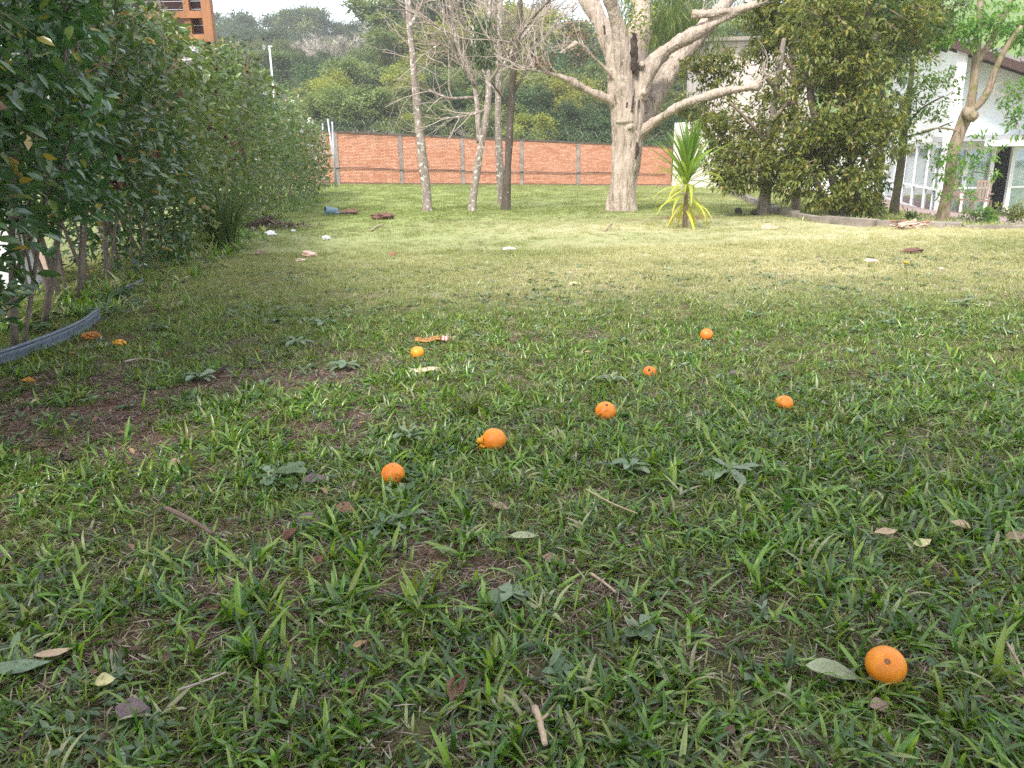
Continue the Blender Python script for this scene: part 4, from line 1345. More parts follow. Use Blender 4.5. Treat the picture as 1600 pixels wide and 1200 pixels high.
# ------------------------------------------------------------------ wooded hillside
def crown_variant(kind, seed):
    rng = np.random.default_rng(seed)
    random.seed(seed)
    cr, tr = MB(), MB()
    tips = []
    if kind == 'twig':
        tube(tr, [(0, 0, -.03), (.01, 0, .25), (0, .01, .4)], [.028, .02, .016], 6)
        for k in range(7):
            a = k * .9 + seed
            grow(tr, (0, 0, .2 + .03 * k), (math.cos(a) * .8, math.sin(a) * .8, .9), .34, .012, 0, 1, (3, 4), .7, .2, .15, tips)
        for p, d_ in tips:
            for _ in range(13):
                e = d_ + Vector(rng.normal(size=3)) * .55
                tube(cr, [p, p + e.normalized() * rng.uniform(.06, .16)], [.0030, .0016], 3, rng.random())
        n = 700
        base = np.array([tuple(t[0]) for t in tips])
        Pn = base[rng.integers(0, len(base), n)] + rng.normal(size=(n, 3)) * .05
        leaves(cr, Pn, rng.normal(size=(n, 3)) + np.array([0, 0, .4]), rng.normal(size=(n, 3)), .04, .006, T_DIA, rng.random(n))
        n = 260
        return cr.mesh('crown', G['wood_twig']), tr.mesh('trunk', G['twig_pale'])
    tube(tr, [(0, 0, -.03), (.01, 0, .3), (0, .01, .6), (0, 0, .8)], [.026, .02, .014, .006], 6)
    nb = 26
    C_ = []
    for k in range(nb):
        a, h = rng.uniform(0, 2 * PI), rng.uniform(.2, .88)
        R_ = .30 * math.sqrt(max(.05, 1 - ((h - .5) / .52) ** 2)) * rng.uniform(.35, 1.25)
        c = np.array([R_ * math.cos(a), R_ * math.sin(a), h])
        C_.append((c, rng.uniform(.05, .15)))
        tube(tr, [(0, 0, max(.1, h - .25)), tuple(c)], [.009, .003], 4)
    m = 420
    for c, s in C_:
        q = unit(rng.normal(size=(m, 3)))
        q[:, 2] = np.abs(q[:, 2]) * rng.choice([1, 1, 1, -1], m)
        Pn = c + q * s * np.abs(rng.normal(size=(m, 1)) * .30 + .72) * np.array([1, 1, .95])
        r = np.clip(rng.random() * .45 + rng.random(m) * .55, 0, 1)
        leaves(cr, Pn, q + rng.normal(size=(m, 3)) * .7, q * .5 + rng.normal(size=(m, 3)) * .5 + np.array([0, 0, .7]), rng.uniform(.018, .038, m), .016, T_DIA, r)
    mat = {'green': G['wood_green'], 'dark': G['wood_dark'], 'yellow': G['wood_yellow']}[kind]
    return cr.mesh('crown', mat), tr.mesh('trunk', G['twig_brown'])

VAR = {}
for kind, cnt in (('green', 3), ('dark', 3), ('yellow', 2), ('twig', 3)):
    VAR[kind] = [crown_variant(kind, 50 + 7 * i + len(kind) * 13) for i in range(cnt)]
random.seed(11)
KL = {'green': 'green leafy tree', 'dark': 'dark evergreen tree', 'yellow': 'yellow green tree', 'twig': 'bare grey tree'}
def where(u):
    for lim, t in ((395, 'left of the lamp pole'), (455, 'above the lamp pole'), (525, 'over the left wall end'), (585, 'left of the leftmost slim trunk'), (650, 'beside the leftmost slim trunk'), (720, 'between the first two slim trunks'), (800, 'behind the slim bare trees'), (880, 'right of the dark slim tree'), (960, 'left of the big pale trunk'), (1060, 'behind the big pale tree'), (1200, 'right of the big pale tree')):
        if u < lim: return t
    return 'above the white house'
SEEN = {}
def forest_tree(u, vt, d, w, kind, row):
    p = P(u, 200, d)
    z = TZ(p.x, p.y)
    h = max(1.6, P(u, vt, d).z - z)
    w = min(w, h * .95)
    lab = KL[kind] + ' ' + row + ', ' + where(u)
    SEEN[lab] = SEEN.get(lab, 0) + 1
    lab += ('', ', farther right', ', third rightwards', ', fourth rightwards', ', fifth rightwards')[min(4, SEEN[lab] - 1)]
    T = thing('woodland_tree', lab, 'tree', (p.x, p.y, z - .1), 'trees on the wooded hillside')
    cr, tr = random.choice(VAR[kind])
    rz = random.uniform(0, 6.28)
    for nm, me in (('trunk', tr), ('crown', cr)):
        o = bpy.data.objects.new(nm, me)
        link(o, T)
        o.scale = (w / .62, w / .62, h / .98)
        o.rotation_euler = (0, 0, rz)
ROW = {-1: 'right behind the brick wall', 0: 'low on the slope', 1: 'midway up the slope', 2: 'high on the slope', 3: 'on the skyline'}
FT = []
ch = random.choice
for i, u in enumerate(range(300, 760, 24)):          # skyline
    FT.append((u + random.uniform(-8, 8), 34 - 16 * math.sin((u - 300) / 300 * PI) + random.uniform(-14, 8), random.uniform(125, 145), random.uniform(7, 10), ch(['dark', 'dark', 'green', 'twig']), 3))
for i, u in enumerate(range(310, 1130, 30)):
    k = ch(['twig', 'twig', 'twig', 'twig', 'green']) if 430 < u < 640 else ch(['green', 'dark', 'yellow', 'dark', 'twig'])
    vt = 62 + random.uniform(-22, 16) if u < 610 else (14 + random.uniform(-30, 20) if u < 840 else 40 + random.uniform(-12, 12))
    FT.append((u + random.uniform(-10, 10), vt, random.uniform(90, 108), random.uniform(6.5, 9), k, 2))
for i, u in enumerate(range(350, 1130, 32)):
    k = ch(['green', 'twig', 'dark', 'twig', 'twig']) if u < 640 else ch(['green', 'dark', 'dark', 'yellow', 'green', 'twig'])
    vt = 108 + random.uniform(-20, 18) if u < 610 else (66 + random.uniform(-35, 30) if u < 860 else 78 + random.uniform(-15, 20))
    FT.append((u + random.uniform(-10, 10), vt, random.uniform(68, 80), random.uniform(5, 7.5), k, 1))
for i, u in enumerate(range(425, 1120, 30)):
    k = ch(['green', 'dark', 'yellow', 'twig', 'twig', 'yellow', 'dark'])
    vt = 150 + random.uniform(-18, 14) if u < 640 else 134 + random.uniform(-24, 18)
    if u < 530: vt += 6
    FT.append((u + random.uniform(-10, 10), vt, random.uniform(52, 60) + (8 if u < 560 else 0), random.uniform(3.4, 5.2), k, 0))
for i, u in enumerate(range(545, 1130, 24)):
    FT.append((u + random.uniform(-8, 8), (178 if u < 640 else 168) + random.uniform(-16, 10), random.uniform(41, 46), random.uniform(2.2, 3.4), ch(['green', 'dark', 'yellow', 'green', 'dark', 'twig']), -1))
FT += [(640, -25, 68, 9, 'green', 1), (690, -60, 70, 10, 'dark', 1), (742, -45, 72, 9, 'green', 1), (790, -30, 68, 9, 'twig', 1), (832, 2, 66, 8, 'yellow', 1), (925, 25, 68, 8, 'green', 1), (560, 30, 90, 9, 'twig', 2), (520, 45, 84, 9, 'twig', 2), (480, 55, 88, 8, 'twig', 2), (1085, 5, 62, 6, 'green', 1), (1130, 20, 66, 7, 'dark', 1), (1180, 10, 64, 6, 'green', 1), (1050, 30, 58, 5, 'dark', 0), (655, 30, 66, 6.5, 'yellow', 1), (700, -30, 70, 8, 'green', 1), (720, 10, 62, 6, 'yellow', 1), (588, -8, 128, 4.5, 'dark', 3), (615, 5, 130, 5.5, 'dark', 3), (500, 8, 128, 9, 'green', 3), (905, 60, 60, 5, 'dark', 0), (880, 110, 56, 4, 'green', 0), (1000, 60, 66, 7, 'dark', 1),
       (1600, 100, 62, 3, 'dark', 0), (1230, 10, 90, 9, 'green', 2), (1330, -10, 88, 10, 'dark', 2), (1420, 0, 88, 9, 'dark', 2), (1480, 20, 95, 8, 'green', 2)]
for f in FT: forest_tree(f[0], f[1], f[2], f[3], f[4], ROW[f[5]])

# ------------------------------------------------------------------ scatter tool
def scatter(name, pts, rot, scl, idx, sources, extra=None, scl3=None):
    src = bpy.data.collections.new(name + '_sources')
    for i, (nm, me) in enumerate(sources):
        o = bpy.data.objects.new('%s_clump.%03d' % (name, i), me)
        src.objects.link(o)
    me = bpy.data.meshes.new(name)
    me.vertices.add(len(pts))
    me.vertices.foreach_set('co', np.asarray(pts, np.float32).ravel())
    def att(nm, ty, val):
        a = me.attributes.new(nm, ty, 'POINT')
        a.data.foreach_set('vector' if ty == 'FLOAT_VECTOR' else 'value', np.asarray(val, np.int32 if ty == 'INT' else np.float32).ravel())
    att('rot', 'FLOAT_VECTOR', rot)
    att('scl', 'FLOAT_VECTOR', np.repeat(np.asarray(scl)[:, None], 3, 1) if np.ndim(scl) == 1 else scl)
    att('idx', 'INT', idx)
    for k, v in (extra or {}).items(): att(k, 'FLOAT', v)
    ng = bpy.data.node_groups.new(name + '_nodes', 'GeometryNodeTree')
    ng.interface.new_socket('Geometry', in_out='INPUT', socket_type='NodeSocketGeometry')
    ng.interface.new_socket('Geometry', in_out='OUTPUT', socket_type='NodeSocketGeometry')
    gi, go = ng.nodes.new('NodeGroupInput'), ng.nodes.new('NodeGroupOutput')
    ci = ng.nodes.new('GeometryNodeCollectionInfo')
    ci.inputs['Collection'].default_value = src
    ci.inputs['Separate Children'].default_value = True
    ci.inputs['Reset Children'].default_value = True
    ip = ng.nodes.new('GeometryNodeInstanceOnPoints')
    ip.inputs['Pick Instance'].default_value = True
    def na(nm, ty):
        n = ng.nodes.new('GeometryNodeInputNamedAttribute')
        n.data_type = ty
        n.inputs['Name'].default_value = nm
        return n.outputs['Attribute']
    ng.links.new(gi.outputs[0], ip.inputs['Points'])
    ng.links.new(ci.outputs[0], ip.inputs['Instance'])
    ng.links.new(na('idx', 'INT'), ip.inputs['Instance Index'])
    ng.links.new(na('rot', 'FLOAT_VECTOR'), ip.inputs['Rotation'])
    ng.links.new(na('scl', 'FLOAT_VECTOR'), ip.inputs['Scale'])
    ng.links.new(ip.outputs[0], go.inputs[0])
    o = bpy.data.objects.new(name, me)
    link(o)
    md = o.modifiers.new('scatter', 'NODES')
    md.node_group = ng
    tag(o, kind='stuff')
    return o

# undergrowth filling the hillside between the trees that can be told apart
n = 1100
yy = 46 + 126 * RNG.random(n) ** 1.2
xx = (RNG.random(n) * .62 - .40) * yy
g = ~((yy < 66) & (xx / yy < -.235)) & ~((xx > 10) & (yy < 58))
xx, yy = xx[g], yy[g]
zz = tz(xx, yy)
src = [('c', VAR['green'][0][0]), ('c', VAR['dark'][0][0]), ('c', VAR['dark'][1][0]), ('c', VAR['yellow'][0][0]), ('c', VAR['twig'][0][0])]
sc = RNG.uniform(2.2, 4.5, len(xx)) * (.75 + yy / 200)
sc3 = np.stack([sc * 1.5, sc * 1.5, sc * 1.05], 1)
scatter('woodland_undergrowth', np.stack([xx, yy, zz - .5], 1), np.stack([np.zeros_like(xx), np.zeros_like(xx), RNG.uniform(0, 6.28, len(xx))], 1), sc3, RNG.choice([0, 1, 1, 2, 3, 0], len(xx)), src)

# creeper on the wall top at the right and tufts along it
def wall_creeper():
    mb = MB()
    n = 1700
    s = wlen * (1 - RNG.random(n) ** 1.6 * .55)
    t = 1.03 + np.abs(RNG.normal(size=n)) * .14 - (RNG.random(n) < .25) * RNG.random(n) * .12
    Pn = np.array([tuple(wall_pt(a, b, random.uniform(-.35, .07))) for a, b in zip(s, t)])
    leaves(mb, Pn, rdir(n), rdir(n) + np.array([0, -.5, .6]), RNG.uniform(.05, .11, n), .05, T_SMALL, RNG.random(n))
    o = mb.build('wall_creeper', G['wood_dark'], org=wall_pt(wlen * .7, 1.0))
    tag(o, 'thin green creeper trailing over the right half of the brick wall top', 'creeper')
wall_creeper()

# ------------------------------------------------------------------ camellia hedge
HY = [1.2, 4.5, 7.2, 12, 16, 22, 26]
HX = [-2.25, -3.0, -3.75, -4.75, -5.35, -6.0, -6.4]
def hedge():
    y = 2.35
    k = 0
    leafmesh = []
    for j in range(4):
        q = MB()
        leaves(q, [[0, 0, 0]], [[1, 0, 0]], [[0, 0, 1]], 1.0, .46, T_LEAF, [(.2, .5, .75, .97)[j]])
        leafmesh.append(q.mesh('leaf', G['camellia'], True))
    while y < 25.0:
        random.seed(300 + k)
        rng = np.random.default_rng(300 + k)
        x = np.interp(y, HY, HX) + random.uniform(-.08, .08)
        z = TZ(x, y)
        near = y < 9.5
        if k == 0: lab = 'nearest dark glossy camellia shrub at the left edge of the picture'
        elif k == 1: lab = 'dark camellia shrub second from the camera, behind the blue grey lawn edging'
        elif k == 2: lab = 'camellia shrub third from the camera, pale bare stems showing at its foot'
        elif k == 3: lab = 'camellia shrub fourth from the camera in the hedge, three thick stems at its foot'
        else:
            od = ['fifth', 'sixth', 'seventh', 'eighth', 'ninth', 'tenth', 'eleventh', 'twelfth', 'thirteenth', 'fourteenth', 'fifteenth', 'sixteenth', 'seventeenth', 'eighteenth', 'nineteenth', 'twentieth', 'twenty-first', 'twenty-second', 'twenty-third', 'twenty-fourth', 'twenty-fifth', 'twenty-sixth'][min(k - 4, 21)]
            lab = (('dark glossy camellia shrub, ' if y < 9.5 else 'sunlit camellia shrub with brown and white blooms, ' if y < 17 else 'small leaved camellia shrub near the pipe frame, ') + od + ' from the camera in the hedge')
        T = thing('camellia_shrub', lab, 'shrub', (x, y, z), 'camellia shrubs in the hedge')
        Ht = float(np.interp(y, [0, 7, 10, 16, 20, 24], [2.65, 2.6, 2.6, 3.05, 2.6, 2.0])) * random.uniform(.95, 1.06)
        R = random.uniform(.68, .78) if y < 10 else random.uniform(.72, .85)
        zlow = .34 if y < 4.0 else .64 if y < 7.0 else .05
        # stems
        ns = random.choice([3, 4, 4, 5]) if y < 9 else 2
        stem_tops = []
        tw = MB()
        for s in range(ns):
            a = s * 2 * PI / ns + random.uniform(-.4, .4)
            lean = random.uniform(.15, .5)
            p0 = Vector((x + .09 * math.cos(a), y + .09 * math.sin(a), z - .05))
            p1 = p0 + Vector((math.cos(a) * lean * .6, math.sin(a) * lean * .6, Ht * .33))
            p2 = p0 + Vector((math.cos(a) * lean * 1.2 + random.uniform(-.1, .1), math.sin(a) * lean * 1.2, Ht * .65))
            p3 = p0 + Vector((math.cos(a) * lean * 1.4, math.sin(a) * lean * 1.4, Ht * .97))
            q = MB()
            r0_ = random.choice([.010, .013, .017, .023])
            pts = smooth_path([p0, p1, p2, p3], 12)
            tube(q, pts, list(np.linspace(r0_, .004, 13)), 7, 0, .08)
            fk = pts[random.randint(2, 4)]
            fd = Vector((random.gauss(0, .3), random.gauss(0, .3), 1.2))
            tube(q, smooth_path([fk, fk + fd * Ht * .2, fk + fd * Ht * .38 + Vector((random.gauss(0, .08), random.gauss(0, .08), 0))], 7), list(np.linspace(r0_ * .62, .004, 8)), 6, 0, .08)
            q.build('stem', G['stem'], T, True)
            stem_tops.append(pts)
            for i in range(4, 13):
                for _ in range(2 if near else 1):
                    grow(tw, pts[min(i, 12)], (random.gauss(0, 1), random.gauss(0, 1), random.uniform(.2, .9)), random.uniform(.2, .4), .005, 1, 2, (1, 3), .7, .1, .15)
        tw.build('twigs', G['stem'], T)
        # leaves in an uneven shell
        n = 5000 if y < 4.5 else 4500 if y < 9 else 2700 if y < 15 else 1900
        q = rng.random((n, 3))
        ang = q[:, 0] * 2 * PI
        hh = zlow + (Ht - zlow) * q[:, 1] ** .85
        prof = np.interp((hh - zlow) / (Ht - zlow), [0, .15, .5, .85, 1], [.8, 1.0, 1.0, .95, .62])
        lump = .66 + .66 * fbm(ang * 1.3 + k * 9, hh, 2.2, 60 + k)
        rad = R * prof * lump * (.30 + .70 * q[:, 2] ** .45)
        Pn = np.stack([x + rad * np.cos(ang), y + rad * np.sin(ang) * .95, z + hh], 1)
        den = fbm(Pn[:, 0] * 1.0 + Pn[:, 1] * .8, Pn[:, 2] - Pn[:, 1] * .4, 2.6, 80)
        keep = den > (.30 + .10 * (hh < zlow + .5) - .1 * (rad / R > .9))
        Pn, ang, rad = Pn[keep], ang[keep], rad[keep]
        m = len(Pn)
        outw = np.stack([np.cos(ang), np.sin(ang), np.zeros(m)], 1)
        A = outw * .8 + rng.normal(size=(m, 3)) * .65 + np.array([0, 0, .15])
        A[:, 2] -= .25
        N = outw * .35 + rng.normal(size=(m, 3)) * .45 + np.array([0, 0, .9])
        L = rng.uniform(.055, .108, m) * (1.08 if y < 9 else 1.35)
        r = np.clip(rng.beta(2.2, 2.6, m), 0, .9)
        r[rng.random(m) < .03] = rng.uniform(.93, 1)
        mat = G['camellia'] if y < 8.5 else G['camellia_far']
        sel = np.zeros(m, bool)
        if y < 5.5:                      # leaves one can pick out singly
            dist = np.linalg.norm(Pn - np.array([0, 0, H]), axis=1) + .8 * (Pn[:, 2] > z + 2.0) + .6 * (Pn[:, 2] < z + .35)
            sel[np.argsort(dist)[:240]] = True
        mb = MB()
        o_ = ~sel
        leaves(mb, Pn[o_], A[o_], N[o_], L[o_], L[o_] * .46, T_LEAF if y < 14 else T_SMALL, r[o_])
        fo = mb.build('foliage', mat, T, True)
        tag(fo, kind='stuff')
        for i in np.nonzero(sel)[0]:
            a = Vector(A[i]).normalized()
            nn = Vector(N[i]); nn = (nn - a * nn.dot(a)).normalized()
            b = nn.cross(a)
            M = Matrix((a, b, nn)).transposed().to_4x4() @ Matrix.Scale(float(L[i]), 4)
            M.translation = Vector(Pn[i]) - Vector((x, y, z))
            ob = bpy.data.objects.new('leaf', leafmesh[3 if r[i] > .92 else min(2, int(r[i] * 3.3))])
            link(ob, T)
            ob.matrix_local = M
        # blooms: a few white, more withered
        nb = 4 if y < 9 else 5
        for b_ in range(nb):
            a = random.uniform(-1.9, .6)
            h = random.uniform(.9, Ht) if y < 9 else random.uniform(1.0, Ht * 1.02)
            c = Vector((x + R * 1.02 * math.cos(a), y + R * .98 * math.sin(a), z + h))
            white = (y > 6) and random.random() < .42
            q = MB()
            nn = 9
            d_ = unit(rng.normal(size=(nn, 3)) + np.array([.5, -.8, .2]) * .9)
            leaves(q, np.repeat(np.array([tuple(c)]), nn, 0), d_, rng.normal(size=(nn, 3)), .055 if white else .048, .045, T_LEAF, 0)
            q.build('bloom' if white else 'withered_bloom', G['petal_white'] if white else G['petal_brown'], T, True)
        y += random.uniform(.86, 1.0) if y < 9 else random.uniform(.95, 1.15)
        k += 1
hedge()

# tall grass clump at the hedge
def tall_clump(name, label, u, v, hpx, n, mat, spread=1.0, seed=0, w=.012):
    random.seed(seed)
    p = at(u, v)
    T = thing(name, label, 'grass clump', p)
    h = hpx * p.y / F
    q = MB()
    for k in range(n):
        L = h * random.uniform(.7, 1.35)
        V, fs = strap_leaf(L, w * random.uniform(.7, 1.3), random.uniform(.95, 1.5), random.uniform(.3, 1.7) * spread, 6)
        a = random.uniform(0, 6.28)
        off = p + Vector((random.gauss(0, .07 * min(1, h)), random.gauss(0, .07 * min(1, h)), -.02 * min(1, h)))
        V = [tuple(Matrix.Rotation(a, 3, 'Z') @ Vector(v_) + off) for v_ in V]
        q.add(np.array(V), fs, random.random())
    q.build('leaves', mat, T, True)
    return T
tall_clump('tall_grass', 'tall clump of long strap grass at the foot of the hedge', 352, 388, 118, 170, G['lemongrass'], 1.0, 5, .016)
tall_clump('grass_tuft', 'spiky green grass tuft behind the middle oranges', 742, 652, 46, 70, G['grass_broad'], .9, 6, .006)

# ------------------------------------------------------------------ neighbour's yard glimpsed under the hedge
def yard():
    # wire mesh fence just behind the stems
    q = MB()
    T = thing('wire_fence', 'low green wire mesh fence behind the camellia stems', 'fence', (HX[1] - .75, 4.5, TZ(HX[1] - .75, 4.5)))
    ys = np.arange(2.0, 13.0, .055)
    xs = np.interp(ys, HY, HX) - .72
    for x, y in zip(xs, ys):
        z = TZ(x, y)
        tube(q, [(x, y, z), (x, y, z + .95)], .0018, 3)
    for h in np.arange(.05, 1.0, .075):
        tube(q, [(x, y, TZ(x, y) + h) for x, y in zip(xs[::6], ys[::6])], .0018, 3)
    tag(q.build('wire_mesh', G['wire'], T), kind='stuff')
    for y in np.arange(2.2, 13, 2.4):
        x = float(np.interp(y, HY, HX)) - .72
        z = TZ(x, y)
        q = MB(); tube(q, [(x, y, z - .1), (x, y, z + 1.05)], .022, 6); q.build('fence_post', G['concrete_dark'], T)
    # two pale rendered blocks beyond it
    for lab, u, v, d, sz in (('white rendered garden block low at the left edge behind the wire fence', 12, 425, 6.6, (.42, .3, .72)),
                             ('small beige stone block seen through the hedge stems', 58, 430, 7.4, (.42, .25, .26)),):
        p = P(u, v, d)
        z = TZ(p.x, p.y)
        q = MB(); box(q, (p.x, p.y, z + sz[2] / 2), sz)
        o = q.build('garden_block', G['white_wall'] if 'white' in lab else G['stone'], org=(p.x, p.y, z))
        md = o.modifiers.new('bevel', 'BEVEL'); md.width = .03; md.segments = 2
        tag(o, lab, 'garden block')
yard()

# lawn edging strip
def edging():
    for lab, pxs, h in (('blue grey plastic lawn edging strip curving below the hedge', [(-60, 592), (0, 574), (40, 560), (90, 540), (130, 520), (158, 500)], .075),
                        ('short piece of blue grey edging half buried behind the longer strip', [(196, 456), (212, 449), (226, 443)], .035)):
        ps = smooth_path([at(u, v) for u, v in pxs], 24)
        T = thing('lawn_edging', lab, 'lawn edging', ps[0], 'plastic lawn edging')
        mb, rim = MB(), MB()
        V, fs = [], []
        for i, p in enumerate(ps):
            t = (ps[min(i + 1, 24)] - ps[max(i - 1, 0)]).normalized()
            nrm = Vector((-t.y, t.x, 0))
            z = TZ(p.x, p.y)
            hh = h * (1 + .08 * math.sin(i * 1.1))
            prof = [(0, -.03), (.004, hh * .25), (-.004, hh * .42), (.005, hh * .6), (0, hh * .9), (-.012, hh), (-.02, hh * .9), (-.012, -.03)]
            for o_, zz_ in prof:
                w = Vector((p.x, p.y, z + zz_)) - nrm * o_
                V.append(tuple(w))
        m = 8
        for i in range(24):
            for j in range(m - 1):
                fs.append((i * m + j, (i + 1) * m + j, (i + 1) * m + j + 1, i * m + j + 1))
        mb.add(np.array(V), fs)
        mb.build('strip', G['edging'], T, True)
        tube(rim, [Vector((p.x, p.y, TZ(p.x, p.y) + h * 1.0)) for p in ps], .010, 6)
        rim.build('rim', G['edging'], T, True)
edging()

# ------------------------------------------------------------------ oranges
ORANGES = []
def orange(u, v, wpx, hole, lab, sink=.06, kind='scar', squash=.95, seed=0):
    rng = np.random.default_rng(seed)
    # solve for the resting point: centre pixel u,v, radius from apparent width
    r = None
    lo = at(u, v + wpx * .45)
    depth = (lo - Vector((0, 0, H))).dot(R3 @ Vector((0, 0, -1)))
    r = wpx / 2 * depth / F
    c = Vector((lo.x, lo.y, TZ(lo.x, lo.y) + r * (squash - sink * 2)))
    # move along the ground so that the centre falls on the pixel
    for _ in range(8):
        dv = R3.transposed() @ (c - Vector((0, 0, H)))
        pu, pv = 800 + F * dv.x / -dv.z, 600 - F * dv.y / -dv.z
        c.x += (u - pu) * -dv.z / F
        c.y += (pv - v) * (-dv.z / F) / max(.2, math.sin(math.atan2(H, c.y))) * .9
        c.z = TZ(c.x, c.y) + r * (squash - sink * 2)
    T = thing('orange', lab, 'orange', (c.x, c.y, c.z - r * squash), 'oranges fallen on the grass')
    mb = MB()
    nu, nv = 40, 26
    V = []
    ax = unit(np.array(hole[:3], float)) if hole is not None else unit(np.array([.1, .3, 1.0]))
    for j in range(nv + 1):
        th = PI * j / nv
        for i in range(nu):
            ph = 2 * PI * i / nu
            d_ = np.array([math.sin(th) * math.cos(ph), math.sin(th) * math.sin(ph), math.cos(th)])
            k = 1 + (.012 if seed == 1 else .028) * noise.noise(Vector(d_ * 1.7) + Vector((seed * 3.1, 0, 0)))
            k -= .035 * math.exp(-(1 - d_ @ ax) / .012)
            V.append(d_ * r * k * np.array([1, 1, squash]) + np.array(c))
    fs = []
    for j in range(nv):
        for i in range(nu):
            i2 = (i + 1) % nu
            fs.append((j * nu + i, (j + 1) * nu + i, (j + 1) * nu + i2, j * nu + i2))
    mb.add(np.array(V), np.array(fs))
    mb.build('peel', G['orange'], T, True)
    if hole is not None:
        q = MB()
        sz = hole[3] * r
        axv = Vector(ax)
        s = axv.orthogonal().normalized(); t = axv.cross(s)
        m = 14
        V = [tuple(c + Vector((axv.x, axv.y, axv.z * squash)) * r * .972)]
        for k in range(m):
            a = 2 * PI * k / m
            rr = sz * (1 + .3 * noise.noise(Vector((math.cos(a), math.sin(a), seed))))
            w = (axv * r + (s * math.cos(a) + t * math.sin(a)) * rr).normalized()
            V.append(tuple(c + Vector((w.x * r, w.y * r, w.z * r * squash)) * 1.006))
        q.add(np.array(V), [(0, 1 + k, 1 + (k + 1) % m) for k in range(m)])
        q.build('stem_scar' if kind == 'scar' else 'pecked_hole', G['scar'] if kind == 'scar' else G['hole'], T, True)
    if kind == 'open':
        q = MB()
        n = 26
        for k in range(n):
            a = rng.uniform(0, 2 * PI)
            pc = c + Vector((-r * rng.uniform(.85, 1.18), -r * rng.uniform(-.1, .55), r * rng.uniform(-.7, .30)))
            tube(q, [pc, pc + Vector(rng.normal(size=3)) * .006, pc + Vector(rng.normal(size=3)) * .009], [.006, .008, .003], 5)
        q.build('torn_flesh', G['flesh'], T, True)
    ORANGES.append((c.x, c.y, r))
orange(1384, 1040, 60, (-.30, -.62, .72, .15), 'nearest bright orange beside the curled pale leaf, brown scar on top', .02, 'scar', .985, 1)
orange(614, 741, 37, (.05, -.35, .93, .05), 'orange left of the torn one, a grass blade lying across its front', .08, 'scar', .95, 2)
orange(772, 687, 38, None, 'orange torn open on its left side showing yellow flesh', .03, 'open', .96, 3)
orange(946, 643, 33, (.05, -.52, .85, .13), 'orange with one small dark pecked hole at its top', .08, 'hole', .95, 4)
orange(1015, 582, 22, (-.30, -.72, .62, .30), 'small orange sunk in grass with a big dark hole in its face', .22, 'hole', .92, 5)
orange(1104, 523, 20, None, 'farthest orange on the right, whole and round', .06, 'scar', .97, 6)
orange(1225, 631, 29, None, 'orange half hidden by grass blades, rightmost in the middle of the lawn', .20, 'scar', .92, 7)
orange(652, 551, 21, (.2, .2, .9, .12), 'orange beside the flattened brown peel on the left of the lawn', .06, 'scar', .95, 8)

# ------------------------------------------------------------------ grass, straw
def blade(q, base, az, el, curve, L, w, r, nseg=5, fold=.25, tl=None):
    p = Vector(base)
    a = el
    ca, sa = math.cos(az), math.sin(az)
    sx, sy = -sa, ca
    V, t_ = [], []
    for i in range(nseg + 1):
        t = i / nseg
        ww = w * (.62 + 1.1 * t if t < .35 else 1.0 - .95 * ((t - .35) / .65) ** 2.4)
        ww = min(ww, w) + .0003
        ux, uz = -math.sin(a), math.cos(a)
        f = fold * ww
        V += [(p.x + sx * ww / 2 + ux * ca * f, p.y + sy * ww / 2 + ux * sa * f, p.z + uz * f), tuple(p), (p.x - sx * ww / 2 + ux * ca * f, p.y - sy * ww / 2 + ux * sa * f, p.z + uz * f)]
        t_ += [t] * 3
        st = L / nseg
        p = p + Vector((math.cos(a) * ca, math.cos(a) * sa, math.sin(a))) * st
        a -= curve / nseg
    fs = []
    for i in range(nseg):
        k = i * 3
        fs += [(k, k + 1, k + 4, k + 3), (k + 1, k + 2, k + 5, k + 4)]
    q.add(np.array(V), fs, r)
    if tl is not None: tl += t_

